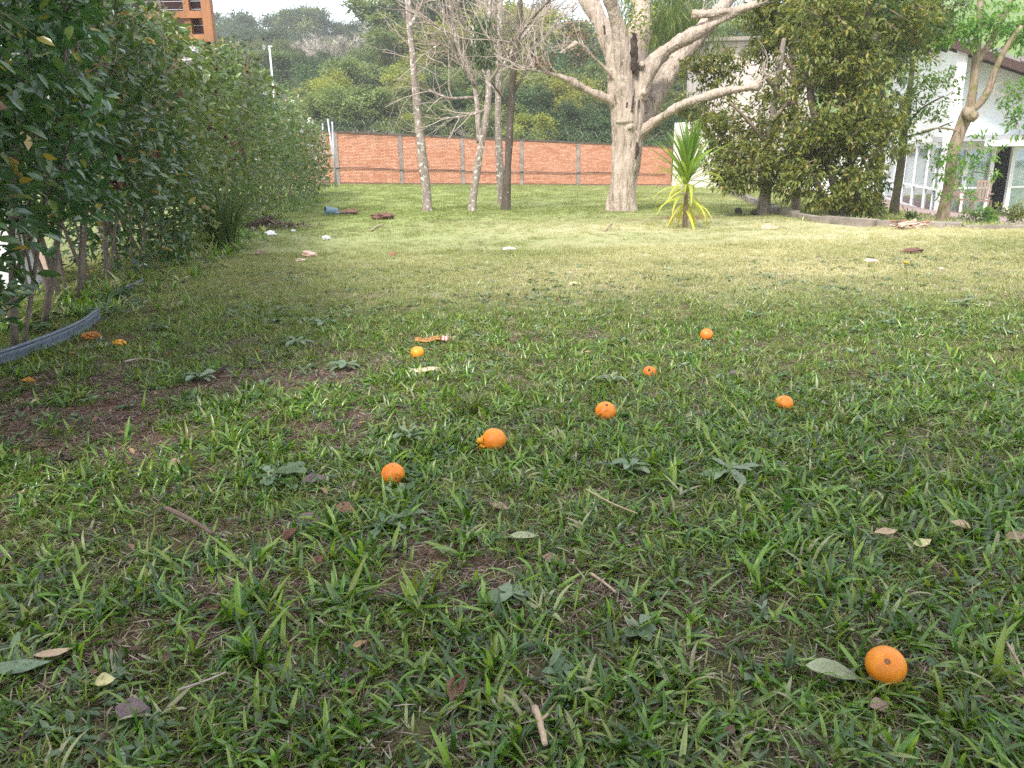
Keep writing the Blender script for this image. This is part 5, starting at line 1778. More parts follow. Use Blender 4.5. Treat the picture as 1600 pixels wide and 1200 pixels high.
def clump(kind, seed):
    random.seed(seed)
    q, tl = MB(), []
    if kind == 'broad':
        for k in range(random.randint(7, 11)):
            el = random.choice([random.uniform(0, .4), random.uniform(.1, .6), random.uniform(.3, .9), random.uniform(.7, 1.3)])
            blade(q, (random.gauss(0, .012), random.gauss(0, .012), 0), random.uniform(0, 6.28), el, random.uniform(.1, 1.4), random.uniform(.030, .080), random.uniform(.005, .0100), random.random(), 5, random.uniform(.1, .35), tl)
    elif kind == 'long':
        for k in range(random.randint(6, 9)):
            el = random.uniform(.45, 1.35)
            blade(q, (random.gauss(0, .012), random.gauss(0, .012), 0), random.uniform(0, 6.28), el, random.uniform(.3, 1.6), random.uniform(.055, .115), random.uniform(.008, .013), random.random(), 6, random.uniform(.1, .35), tl)
    elif kind == 'fine':
        for k in range(random.randint(16, 22)):
            blade(q, (random.gauss(0, .022), random.gauss(0, .022), 0), random.uniform(0, 6.28), random.uniform(.25, 1.35), random.uniform(.1, 1.3), random.uniform(.022, .058), random.uniform(.0018, .0036), random.random(), 3, .2, tl)
    elif kind == 'straw':
        for k in range(random.randint(12, 18)):
            blade(q, (random.gauss(0, .03), random.gauss(0, .03), random.uniform(.002, .012)), random.uniform(0, 6.28), random.uniform(-.1, .25), random.uniform(-.2, .4), random.uniform(.015, .052), random.uniform(.0010, .0028), random.random(), 3, .1, tl)
    elif kind == 'turf':
        for k in range(46):
            blade(q, (random.uniform(-.1, .1), random.uniform(-.1, .1), 0), random.uniform(0, 6.28), random.uniform(.3, 1.35), random.uniform(.1, 1.0), random.uniform(.022, .05), random.uniform(.003, .0055), random.random(), 2, .2, tl)
    elif kind == 'turf_far':
        for k in range(60):
            blade(q, (random.uniform(-.22, .22), random.uniform(-.22, .22), 0), random.uniform(0, 6.28), random.uniform(.3, 1.3), random.uniform(.1, .9), random.uniform(.03, .06), random.uniform(.006, .011), random.random(), 2, .2, tl)
    mat = {'broad': 'grass_broad', 'long': 'grass_broad', 'fine': 'grass_fine', 'straw': 'straw', 'turf': 'grass_fine', 'turf_far': 'grass_fine'}[kind]
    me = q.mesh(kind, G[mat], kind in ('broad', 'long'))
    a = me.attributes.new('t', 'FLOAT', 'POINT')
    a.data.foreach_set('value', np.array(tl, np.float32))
    return (kind, me)

def sample(y0, y1, per, marg=1.0, seed=1):
    rng = np.random.default_rng(seed)
    xw = .74 * y1 + marg
    n = int(2 * xw * (y1 - y0) * per)
    x, y = rng.uniform(-xw, xw, n), rng.uniform(y0, y1, n)
    k = (np.abs(x) < .74 * np.abs(y) + marg) & (x > np.interp(y, HY, HX) - 1.6) & (kerb_dist(x, y) < -.1)
    return x[k], y[k], rng

def lay(name, kinds, bands, dens, sc, tilt=.12, seed=1, dryadd=0.0):
    srcs = [clump(kd, 900 + 17 * i + seed) for kd, c in kinds for i in range(c)]
    X, Y, Sx, Dx = [], [], [], []
    for j, (y0, y1, per) in enumerate(bands):
        x, y, rng = sample(y0, y1, per, seed=seed * 10 + j)
        p = dens(x, y)
        k = rng.random(len(x)) < p
        for ox, oy, r in ORANGES:
            k &= np.hypot(x - ox, y - oy) > r * .55
        x, y = x[k], y[k]
        X.append(x); Y.append(y)
        Sx.append(sc(x, y) * rng.uniform(.7, 1.25, len(x)))
        Dx.append(np.clip(dryadd + dry_mask(x, y) * rng.uniform(.55, 1.3, len(x)) + (rng.random(len(x)) < .06) * .5, 0, 1))
    x, y, s, d = map(np.concatenate, (X, Y, Sx, Dx))
    rng = np.random.default_rng(seed + 77)
    n = len(x)
    z = tz(x, y) + .022 * (fbm(x, y, 7, 31) - .5) * (1 - sstep(6, 12, np.hypot(x, y))) - .003
    rot = np.stack([rng.normal(size=n) * tilt, rng.normal(size=n) * tilt, rng.uniform(0, 6.28, n)], 1)
    return scatter(name, np.stack([x, y, z], 1), rot, s, rng.integers(0, len(srcs), n), srcs, {'dry': d})

def near_w(x, y): return 1 - sstep(4.5, 7.5, y)
def tuft_n(x, y): return fbm(x, y, 2.0, 51)
lay('broad_grass', [('broad', 12)], [(.6, 3.2, 1000), (3.2, 8.5, 640)],
    lambda x, y: np.clip((1 - 1.1 * bare_mask(x, y)) * (.52 + 1.25 * (tuft_n(x, y) - .2)) * (1 - .9 * sstep(4.0, 7.0, y + .8 * (fbm(x, y, .9, 71) - .5))), .03, 1),
    lambda x, y: (.72 + .55 * tuft_n(x, y)) * (1.06 - .34 * sstep(1.5, 5.5, y)), .22, 1)
lay('tuft_grass', [('broad', 6)], [(7, 15, 110)],
    lambda x, y: np.clip((1 - bare_mask(x, y)) * (.05 + 1.1 * sstep(.54, .72, fbm(x, y, 1.1, 77))) * (1 - .6 * dry_mask(x, y)), 0, 1),
    lambda x, y: .55 + .5 * fbm(x, y, 1.3, 78), .25, 8)
lay('long_grass', [('long', 8)], [(.6, 5.8, 300)],
    lambda x, y: np.clip((1 - bare_mask(x, y)) * sstep(.56, .76, fbm(x, y, 1.7, 52)) * (.8 - .55 * sstep(2, 4.5, y)) + .02, 0, 1),
    lambda x, y: (1.0 - .4 * sstep(1.6, 5, y)), .2, 2)
lay('fine_grass', [('fine', 8)], [(.6, 5, 640), (5, 9, 560)],
    lambda x, y: np.clip((1 - .8 * bare_mask(x, y)) * (.45 + .8 * (fbm(x, y, 1.3, 53) - .25)), .05, 1),
    lambda x, y: .85 + .3 * fbm(x, y, 1.1, 54), .15, 3)
lay('straw_litter', [('straw', 8)], [(.6, 4.5, 1000), (4.5, 8, 360)],
    lambda x, y: np.clip(.55 + .6 * bare_mask(x, y), 0, 1) * (1 - .5 * sstep(5, 8, y)),
    lambda x, y: np.ones_like(x), .06, 4)
lay('mown_turf', [('turf', 8)], [(4.5, 9, 85), (9, 18, 66)],
    lambda x, y: np.clip((1 - .85 * bare_mask(x, y)) * (.55 + .8 * (fbm(x, y, 1.0, 56) - .3)) * sstep(4.0, 7.0, y), 0, 1),
    lambda x, y: .35 + .95 * fbm(x, y, 1.6, 57), .16, 5)
lay('far_turf', [('turf_far', 6)], [(15, 38, 22)],
    lambda x, y: np.clip((1 - .8 * bare_mask(x, y)) * (.6 + .8 * (fbm(x, y, .7, 58) - .3)), 0, 1),
    lambda x, y: .35 + .95 * fbm(x, y, .9, 59), .12, 6)
def weed_clump(seed):
    rng = np.random.default_rng(seed)
    q = MB()
    n = 9
    az = rng.uniform(0, 6.28, n)
    A = np.stack([np.cos(az), np.sin(az), rng.uniform(.05, .5, n)], 1)
    Pn = rng.normal(size=(n, 3)) * np.array([.018, .018, .002]) + np.array([0, 0, .006])
    leaves(q, Pn, A, rng.normal(size=(n, 3)) * .25 + np.array([0, 0, 1]), rng.uniform(.022, .055, n), rng.uniform(.010, .022, n), T_LEAF, rng.random(n))
    me = q.mesh('weed', G['rosette'], True)
    return me
def weeds():
    x, y, rng = sample(.7, 7.5, 190, seed=93)
    p = (.12 + 1.5 * sstep(.45, .72, fbm(x, y, 1.5, 63))) * (1 - .5 * bare_mask(x, y)) * (1 - .35 * sstep(4, 7, y))
    k = rng.random(len(x)) < p * .42
    for ox, oy, r in ORANGES: k &= np.hypot(x - ox, y - oy) > r * 1.2
    x, y = x[k], y[k]
    n = len(x)
    z = tz(x, y) + .022 * (fbm(x, y, 7, 31) - .5)
    scatter('low_weeds', np.stack([x, y, z + .004], 1), np.stack([rng.normal(size=n) * .15, rng.normal(size=n) * .15, rng.uniform(0, 6.28, n)], 1), rng.uniform(.45, 1.05, n), rng.integers(0, 6, n), [('weed', weed_clump(i)) for i in range(6)])
weeds()
def hedge_foot():
    rng = np.random.default_rng(31)
    n = 2600
    y = rng.uniform(2.6, 22, n)
    x = np.interp(y, HY, HX) + rng.normal(size=n) * .28 + .18 + .25 * sstep(5, 9, y)
    k = ((y > 5.2) | (x < np.interp(y, HY, HX) + .05)) & (rng.random(n) < .35 + .65 * sstep(.40, .6, fbm(x, y, 1.4, 88))) & (kerb_dist(x, y) < 0)
    x, y = x[k], y[k]
    n = len(x)
    srcs = [('a', weed_clump(40 + i)) for i in range(4)] + [clump('long', 700 + i) for i in range(4)]
    scatter('hedge_foot_weeds', np.stack([x, y, tz(x, y)], 1), np.stack([rng.normal(size=n) * .25, rng.normal(size=n) * .25, rng.uniform(0, 6.28, n)], 1), rng.uniform(.8, 1.9, n), rng.integers(0, 8, n), srcs, {'dry': (rng.random(n) < .2) * .6})
hedge_foot()
# ground cover on the lower garden beyond the kerb
def lower_cover():
    rng = np.random.default_rng(5)
    n = 9000
    x, y = rng.uniform(4, 26, n), rng.uniform(9, 38, n)
    kd = kerb_dist(x, y)
    k = (kd > .15) & ((kd < 4.5) | (y < 15)) & (rng.random(n) < np.where(kd < 2.2, 1, .35)) & (np.abs(x) < .78 * y)
    x, y = x[k], y[k]
    n = len(x)
    srcs = [clump('turf_far', 600 + i) for i in range(4)]
    scatter('lower_garden_grass', np.stack([x, y, tz(x, y)], 1), np.stack([np.zeros(n), np.zeros(n), rng.uniform(0, 6, n)], 1), rng.uniform(.9, 2.2, n), rng.integers(0, 4, n), srcs, {'dry': rng.random(n) * .5})
lower_cover()

# ------------------------------------------------------------------ weeds with flat rosettes
def rosette(lab, u, v, Rpx, n, wr=.30, tone=0.0, seed=0, lift=.22, notch=False):
    random.seed(seed)
    p = at(u, v)
    depth = math.hypot(p.y, 1.0)
    T = thing('rosette_weed', lab, 'weed', (p.x, p.y, p.z + .012), 'rosette weeds in the lawn')
    R_ = Rpx * depth / F * .86
    ms = []
    for j in range(2):
        q = MB()
        nseg = 7
        V, fs = [], []
        for i in range(nseg + 1):
            t = i / nseg
            w = wr * (.18 + 1.15 * math.sin(min(1, t * .93 + .02) * PI) ** .8 * (t ** .45)) * .5
            if notch and i % 2 == 1 and 0 < i < nseg: w *= .55
            z_ = lift * t - (lift + .12) * t * t * .9 + .02 * math.sin(t * 9 + j)
            V += [(t, -w, z_ + w * .35), (t, 0, z_), (t, w, z_ + w * .35 + .02 * math.sin(t * 13))]
        for i in range(nseg):
            k = i * 3
            fs += [(k, k + 1, k + 4, k + 3), (k + 1, k + 2, k + 5, k + 4)]
        q.add(np.array(V), fs, min(1, max(0, tone + .35 * j)))
        ms.append(q.mesh('leaf', G['rosette'], True))
    for k in range(n):
        o = bpy.data.objects.new('leaf', ms[k % 2])
        link(o, T)
        s = R_ * random.uniform(.6, 1.1)
        o.scale = (s, s, s)
        o.rotation_euler = (random.uniform(-.2, .2), random.uniform(-.25, .05), k * 2.399 + random.uniform(-.3, .3))
        o.location = (0, 0, random.uniform(.002, .025))
for a in (
    ('grey green notched weed rosette below the orange with a blade across it', 600, 832, 66, 9, .30, .35, 1, .2, True),
    ('broad pale rosette weed left of the orange with a blade across it', 432, 757, 58, 9, .42, .55, 2, .15, True),
    ('blue green rosette weed in the middle right of the lawn', 1140, 748, 62, 9, .28, .9, 3, .2),
    ('rosette weed with raised leaves at the left near the bare soil', 312, 598, 46, 7, .36, .6, 4, .5),
    ('small dark rosette weed just left of the centre of the lawn', 506, 512, 26, 6, .36, .3, 5, .4),
    ('low spreading rosette weed beside the bare soil patch', 462, 540, 36, 8, .25, .4, 6, .3),
    ('round leaved weed at the right of the bare centre patch', 800, 945, 46, 8, .62, .75, 7, .1),
    ('round leaved weed between long grass in the front right', 1000, 1000, 40, 5, .70, .45, 8, .15),
    ('pale rosette weed between the torn orange and the bare soil', 640, 690, 40, 8, .36, .6, 9, .3),
    ('small pale weed near the centre right of the lawn', 985, 742, 40, 8, .36, .55, 10, .3),
    ('tiny rosette weed right behind the farthest orange', 1180, 498, 24, 7, .35, .6, 11, .3),
    ('small rosette weed at the far right of the lawn edge', 1500, 480, 26, 7, .35, .7, 12, .3),
    ('flat rosette weed below the small sunken orange', 955, 600, 30, 8, .35, .6, 13, .3),
    ('rosette weed at the left in front of the hedge foot', 246, 520, 32, 7, .40, .4, 14, .5),
    ('broad leaved weed in the bed at the left beside the edging', 48, 520, 40, 7, .45, .3, 15, .6),
    ('upright broad weed at the hedge foot behind the edging', 185, 470, 36, 9, .42, .2, 16, .8),
    ('pale rosette weed in front of the pale torn cardboard', 540, 580, 32, 8, .36, .5, 17, .3),
): rosette(*a)

# ------------------------------------------------------------------ fallen leaves and twigs
def curled_leaf(q, c, L, W, az, curl, cup, tilt, r=.5, roll=.5, seed=0):
    n, m = 12, 6
    V = []
    M = Matrix.Rotation(az, 3, 'Z') @ Matrix.Rotation(tilt, 3, 'Y') @ Matrix.Rotation(roll, 3, 'X')
    rg = random.Random(seed)
    c1, c2, bend, tw = rg.uniform(.5, 1.5), rg.uniform(.5, 1.5), rg.uniform(-.18, .18), rg.uniform(-.7, .7)
    for i in range(n + 1):
        t = i / n
        w = W * .5 * (math.sin(PI * min(1, t ** .85 * .98 + .012)) ** 1.15) * (1 + .10 * noise.noise(Vector((t * 5, seed, 0))))
        k = cup * (c1 + (c2 - c1) * t)
        for j in range(m + 1):
            s = j / m * 2 - 1
            a = s * k
            y_ = w * (math.sin(a) / max(k, .01))
            z_ = w * (1 - math.cos(a)) / max(k, .01) * 1.1 + .10 * w * abs(s) + curl * L * (t - .4) ** 2 * 1.5
            y_ += bend * L * (t - .5) ** 2 * 2
            y2 = y_ * math.cos(tw * (t - .5)) - z_ * math.sin(tw * (t - .5))
            z2 = y_ * math.sin(tw * (t - .5)) + z_ * math.cos(tw * (t - .5))
            z2 += .10 * W * noise.noise(Vector((t * 3.5, s * 1.2, seed)))
            V.append(tuple(M @ Vector(((t - .5) * L, y2, z2)) + Vector(c)))
    fs = []
    for i in range(n):
        for j in range(m):
            k = i * (m + 1) + j
            fs.append((k, k + 1, k + m + 2, k + m + 1))
    q.add(np.array(V), fs, r)
    p0 = M @ Vector((-.5 * L, 0, curl * L * .24)) + Vector(c)
    p1 = M @ Vector((-.66 * L, 0, curl * L * .3)) + Vector(c)
    tube(q, [p0, p1], [L * .012, L * .008], 4, r)

def deadleaf_mat(name, a, b):
    m, nt, bs = new_mat(name)
    n = tex(nt, 70, 5, .7)
    col = ramp(nt, n, [(.3, a), (.7, b)])
    sp = tex(nt, 28, 4, .7)
    col = mix(nt, ramp(nt, sp, [(.52, (0, 0, 0)), (.66, (.7, .7, .7))]), col, tuple(c * .45 for c in a))
    nt.links.new(col, bs.inputs['Base Color'])
    bs.inputs['Roughness'].default_value = .6
    bump(nt, bs, tex(nt, 160, 3, .6), .25, .002)
    return m
DM = {'red': deadleaf_mat('dead_leaf_red', (.13, .055, .04), (.25, .12, .085)), 'purple': deadleaf_mat('dead_leaf_purple', (.10, .065, .075), (.20, .14, .15)),
      'dark': deadleaf_mat('dead_leaf_dark', (.035, .024, .024), (.09, .055, .045)), 'tan': deadleaf_mat('dead_leaf_tan', (.33, .23, .14), (.52, .40, .27)),
      'pale': deadleaf_mat('fallen_leaf_pale', (.26, .29, .17), (.40, .43, .28)), 'cream': deadleaf_mat('dead_leaf_cream', (.45, .40, .18), (.62, .56, .30)),
      'pink': deadleaf_mat('dead_leaf_pink', (.27, .16, .13), (.42, .28, .22)), 'orange': deadleaf_mat('dead_leaf_orange', (.40, .17, .03), (.62, .28, .05)), 'green': deadleaf_mat('fallen_leaf_green', (.10, .15, .09), (.18, .24, .15))}
def fallen(u, v, Lpx, tone, az, lab, curl=.25, cup=.9, tilt=0.0, wr=.5, up=.02):
    p = at(u, v)
    L = Lpx * math.hypot(p.y, 1) / F
    q = MB()
    o0 = (p.x, p.y, p.z + up * .62)
    curled_leaf(q, o0, L, L * wr * 1.25, az, curl, cup, tilt, .5, .38 if abs(math.sin(az)) < .6 else .1, int(u))
    o = q.build('fallen_leaf', DM[tone], None, True, o0)
    md = o.modifiers.new('thickness', 'SOLIDIFY'); md.thickness = .0006
    tag(o, lab, 'fallen leaf', 'fallen leaves on the lawn')
for a in (
    (1297, 1070, 76, 'pale', -.25, 'big curled pale green leaf beside the nearest orange', .28, 1.2, .12, .42, .035),
    (716, 1088, 50, 'red', 1.2, 'upright reddish brown leaf at the bottom centre', .3, 1.0, -.5, .5, .03),
    (455, 848, 32, 'red', .9, 'curled red brown leaf left of the grey green rosette', .4, 1.2, -.3, .6, .03),
    (482, 822, 40, 'purple', .2, 'purple brown leaf above the curled red brown one', .15, .7, 0, .55, .025),
    (542, 803, 40, 'red', -.3, 'flat brown leaf just left below the orange with a blade on it', .1, .6, .1, .45, .025),
    (493, 762, 36, 'purple', .5, 'dark purple leaf lying on the broad pale rosette', .2, .7, .1, .5, .035),
    (104, 727, 32, 'dark', .1, 'dark brown leaf at the left side of the lawn', .3, 1.2, .2, .6, .025),
    (275, 732, 20, 'pink', .0, 'round pinkish brown leaf left of the broad rosette', .1, .6, .2, .8, .025),
    (500, 890, 26, 'red', 1.0, 'small red brown leaf below the grey green rosette', .2, 1.0, -.4, .7, .03),
    (552, 1066, 36, 'dark', .7, 'dark curled leaf in long grass left of the upright reddish one', .2, .9, .2, .6, .025),
    (862, 883, 32, 'pink', -.4, 'pinkish brown leaf on the bare centre patch', .2, .8, .1, .5, .02),
    (210, 1125, 54, 'purple', -.1, 'purple grey leaf half under grass at the bottom left', .15, .7, 0, .5, .03),
    (168, 1084, 28, 'cream', .6, 'torn cream yellow leaf scrap at the bottom left', .2, .7, .2, .7, .035),
    (38, 1064, 84, 'green', .15, 'long grey green leaf at the left edge near the bottom', .08, .4, 0, .24, .04),
    (88, 1040, 52, 'tan', .5, 'long tan leaf lying above the long grey green one', .1, .7, .1, .22, .04),
    (818, 851, 48, 'pale', .05, 'pale green rolled leaf on the bare centre patch', .1, 1.3, 0, .3, .03),
    (1372, 1118, 34, 'pink', .3, 'brownish leaf in the grass below the nearest orange', .2, .8, .1, .6, .02),
    (1538, 1112, 24, 'red', .4, 'reddish nut brown leaf scrap at the bottom right', .3, 1.2, 0, .7, .025),
    (10, 880, 30, 'purple', .1, 'purple grey leaf cut by the left edge', .15, .7, 0, .5, .03),
    (1585, 852, 34, 'pink', .2, 'pinkish leaf at the right edge of the lawn', .2, .8, 0, .5, .03),
    (1500, 836, 32, 'tan', -.8, 'tan crumpled leaf left of the pinkish one at the right edge', .4, 1.0, .2, .6, .03),
    (1440, 862, 34, 'cream', .3, 'cream leaf scrap in grass at the right', .2, .8, 0, .4, .03),
    (1422, 817, 26, 'dark', 1.5, 'dark pointed leaf standing up in the right of the lawn', .2, 1.0, -1.0, .3, .03),
    (350, 586, 20, 'dark', .9, 'dark curled leaf beside the raised rosette weed', .4, 1.2, -.5, .6, .03),
    (1382, 846, 40, 'tan', .15, 'thin tan leaf left of the cream scrap', .12, .8, 0, .3, .035),
    (556, 674, 18, 'dark', .9, 'tiny dark leaf left of the torn orange', .3, 1.0, -.5, .5, .025),
    (46, 600, 22, 'orange', .2, 'orange brown leaf just below the blue grey edging', .1, .7, .1, .5, .02),
    (56, 632, 14, 'cream', .9, 'small yellowish leaf at the left on bare soil', .2, .7, -.3, .5, .02),
    (780, 800, 40, 'pink', -.45, 'long pinkish leaf at the right of the bare centre patch', .1, .9, .1, .3, .02),
    (680, 800, 26, 'dark', 1.4, 'dark curled leaf beside the bare centre patch', .3, 1.1, -.4, .4, .03),
    (1240, 597, 24, 'dark', .0, 'dark leaf scrap above the half hidden orange', .1, .8, .1, .4, .02),
    (1150, 590, 22, 'purple', -.6, 'grey brown leaf right of the small sunken orange', .2, .9, .1, .4, .025),
    (405, 398, 20, 'pink', .1, 'small pinkish leaf on the grass near the hedge', .1, .7, 0, .5, .02),
    (898, 446, 20, 'cream', .2, 'small cream leaf at the edge of the dry lawn', .1, .6, 0, .4, .015),
    (1205, 358, 34, 'tan', .1, 'flat tan leaf litter below the ringed trunk', .05, .4, 0, .5, .015),
): fallen(*a)

# small nameless litter of broken leaf
def leaf_litter():
    rng = np.random.default_rng(8)
    n = 1500
    y = .9 + 7 * rng.random(n) ** 1.4
    x = (rng.random(n) * 1.5 - .75) * (y + .6)
    k = (x > np.interp(y, HY, HX) - .8) & (rng.random(n) < .12 + .6 * bare_mask(x, y) + .4 * (x < np.interp(y, HY, HX) + .9))
    x, y = x[k], y[k]
    n = len(x)
    mb = MB()
    A = rng.normal(size=(n, 3)) * np.array([1, 1, .25])
    N = rng.normal(size=(n, 3)) * .35 + np.array([0, 0, 1])
    leaves(mb, np.stack([x, y, tz(x, y) + rng.uniform(.006, .025, n)], 1), A, N, rng.uniform(.018, .05, n), .018, T_LEAF, rng.random(n))
    m = leaf_mat('leaf_litter', [(0, (.07, .04, .03)), (.4, (.16, .085, .06)), (.75, (.30, .19, .12)), (1, (.42, .28, .12))], .7, .1, .3, 1.0)
    tag(mb.build('leaf_litter', m), kind='stuff')
leaf_litter()

def stick(pxs, wpx, mat, lab, up=.03):
    ps = [at(u, v) for u, v in pxs]
    T0 = ps[0] + Vector((0, 0, up))
    ps = smooth_path([p + Vector((0, 0, up + random.uniform(-.004, .01))) for p in ps], 10)
    r = wpx / 2 * math.hypot(ps[0].y, 1) / F
    q = MB()
    tube(q, ps, list(np.linspace(r, r * .7, 11)), 7, 0, .12)
    n = ps[4]
    tube(q, [n, n + Vector((r * 2.2, r * .5, r * 1.8))], [r * .5, r * .3], 5)
    o = q.build('twig', mat, None, True, T0)
    tag(o, lab, 'twig', 'twigs on the lawn')
stick([(262, 815), (296, 833), (335, 858)], 8, G['twig_brown'], 'dark brown stick lying at the left in the near grass', .045)
stick([(836, 1140), (845, 1168), (852, 1200)], 11, G['twig_tan'], 'thick tan stick end at the bottom centre', .04)
stick([(922, 914), (944, 928), (962, 943)], 5, G['twig_tan'], 'thin tan twig right of the round leaved weed', .03)
stick([(285, 1122), (325, 1108), (360, 1096)], 3.5, G['twig_pale'], 'thin pale straw stalk at the bottom left', .055)
stick([(915, 788), (955, 805), (995, 822)], 3, G['twig_tan'], 'thin pale stalk arching in the centre right grass', .04)
stick([(1375, 780), (1400, 760), (1412, 715)], 2.6, G['green_stalk'], 'thin green flower stalk bent in the right grass', .05)
stick([(1568, 1030), (1585, 1065), (1600, 1100)], 4, G['twig_tan'], 'pale twig slanting at the right edge below the orange', .03)
stick([(195, 572), (225, 566), (262, 574)], 3.5, G['twig_pale'], 'bent pale stalk on the bare soil at the left', .02)
stick([(580, 362), (590, 356), (600, 352)], 3, G['twig_tan'], 'short tan twig on the far lawn left of the slim trunks', .02)
stick([(945, 362), (952, 355), (957, 350)], 3, G['twig_tan'], 'short pale stick below the big pale tree', .02)

# ------------------------------------------------------------------ scraps and lumps on the lawn
def crumple(name, lab, cat, u, v, wpx, hpx, mat, group=None, seed=0, dep=.7, flat=False):
    p = at(u, v)
    s = p.y / F
    w, h = wpx * s, hpx * s
    q = MB()
    nu, nv = 14, 9
    V = []
    for j in range(nv + 1):
        th = PI * j / nv
        for i in range(nu):
            ph = 2 * PI * i / nu
            d_ = Vector((math.sin(th) * math.cos(ph), math.sin(th) * math.sin(ph), math.cos(th)))
            k = 1 + .55 * noise.noise(d_ * 1.7 + Vector((seed * 5.3, 1, 2))) + .25 * noise.noise(d_ * 4 + Vector((seed, 0, 0)))
            V.append((p.x + d_.x * w / 2 * k, p.y + d_.y * w / 2 * dep * k, p.z + h * .42 + d_.z * h / 2 * k))
    fs = [(j * nu + i, (j + 1) * nu + i, (j + 1) * nu + (i + 1) % nu, j * nu + (i + 1) % nu) for j in range(nv) for i in range(nu)]
    q.add(np.array(V), np.array(fs))
    o = q.build(name, mat, None, False, (p.x, p.y, p.z))
    return tag(o, lab, cat, group)
GP = 'paper scraps on the lawn'
crumple('paper_scrap', 'flat white paper scrap alone on the far middle lawn', 'paper scrap', 795, 391, 20, 5, G['paper'], GP, 1)
crumple('paper_scrap', 'larger crumpled white paper near the hedge and debris heap', 'paper scrap', 423, 369, 16, 9, G['paper'], GP, 2)
crumple('paper_scrap', 'white paper scrap right of the larger crumpled one near the hedge', 'paper scrap', 509, 375, 12, 7, G['paper'], GP, 3)
crumple('paper_scrap', 'tiny white scrap just above the larger crumpled paper', 'paper scrap', 458, 363, 7, 5, G['paper'], GP, 4)
crumple('paper_scrap', 'white scrap at the foot of the tall strap grass', 'paper scrap', 366, 357, 9, 6, G['paper'], GP, 5)
crumple('stone', 'pinkish stone on the lawn right of the hedge', 'stone', 484, 402, 22, 10, G['pinkish'], 'stones on the lawn', 6)
crumple('stone', 'flat pale stone left below the pinkish one', 'stone', 470, 409, 16, 5, G['stone'], 'stones on the lawn', 7)
crumple('stone', 'pinkish rubble stone on the right lawn below the soil mound', 'stone', 1360, 411, 20, 7, G['pinkish'], 'stones on the lawn', 8)
crumple('stone', 'tiny pale stone on the far right lawn', 'stone', 1470, 422, 8, 5, G['stone'], 'stones on the lawn', 9)
crumple('stone', 'small red brick chip on the lawn left of the middle', 'brick chip', 614, 400, 10, 7, G['terracotta'], 'stones on the lawn', 10)
crumple('soil_mound', 'small red soil mound on the right of the dry lawn', 'soil mound', 1425, 396, 30, 9, G['soil'], None, 11)
crumple('soil_mound', 'red soil heap left of the slim trunks', 'soil mound', 598, 343, 34, 10, G['soil'], None, 12)
crumple('soil_mound', 'low soil pile behind the blue plastic pot', 'soil mound', 545, 336, 34, 9, G['soil'], None, 13)
crumple('stump', 'small dark stump beside the kerb left of the ringed trunk', 'stump', 1153, 335, 11, 11, G['bark_dark'], 'small stumps by the kerb', 14)
crumple('stump', 'dark stump lump touching the ringed trunk foot', 'stump', 1180, 336, 12, 9, G['bark_dark'], 'small stumps by the kerb', 15)
def debris():
    random.seed(21)
    p = at(418, 356)
    T = thing('debris_heap', 'low heap of dry stalks and leaf debris at the hedge foot', 'debris heap', p)
    q = MB()
    for k in range(260):
        a, rr = random.uniform(0, 6.28), random.gauss(0, .27)
        c = p + Vector((math.cos(a) * rr * 1.3, math.sin(a) * rr, max(.01, .19 * math.exp(-rr * rr / .05) * random.random() + .01)))
        d_ = Vector((random.gauss(0, 1), random.gauss(0, 1), random.gauss(0, .3))).normalized() * random.uniform(.08, .28)
        tube(q, [c - d_ * .5, c + Vector((0, 0, .015)), c + d_ * .5], random.uniform(.002, .006), 4, random.random())
    n = 420
    rr = RNG.normal(size=(n, 2)) * np.array([.34, .24])
    Pn = np.stack([p.x + rr[:, 0], p.y + rr[:, 1], p.z + .02 + .15 * np.exp(-(rr ** 2).sum(1) / .06) * RNG.random(n)], 1)
    leaves(q, Pn, rdir(n), rdir(n) * .6 + np.array([0, 0, 1]), RNG.uniform(.04, .09, n), .035, T_LEAF, RNG.random(n))
    o = q.build('dry_stalks', G['straw'], T)
    o['kind'] = 'stuff'
debris()
crumple('orange_peel', 'mashed orange peel heap right of the blue grey edging', 'orange peel', 143, 532, 30, 15, G['peel'], 'old orange peels', 17)
crumple('orange_peel', 'small yellow orange peel right of the mashed heap', 'orange peel', 188, 541, 22, 11, G['flesh'], 'old orange peels', 18)
crumple('orange_peel', 'tiny orange peel bit on bare soil left of the centre', 'orange peel', 404, 550, 9, 5, G['peel'], 'old orange peels', 19)

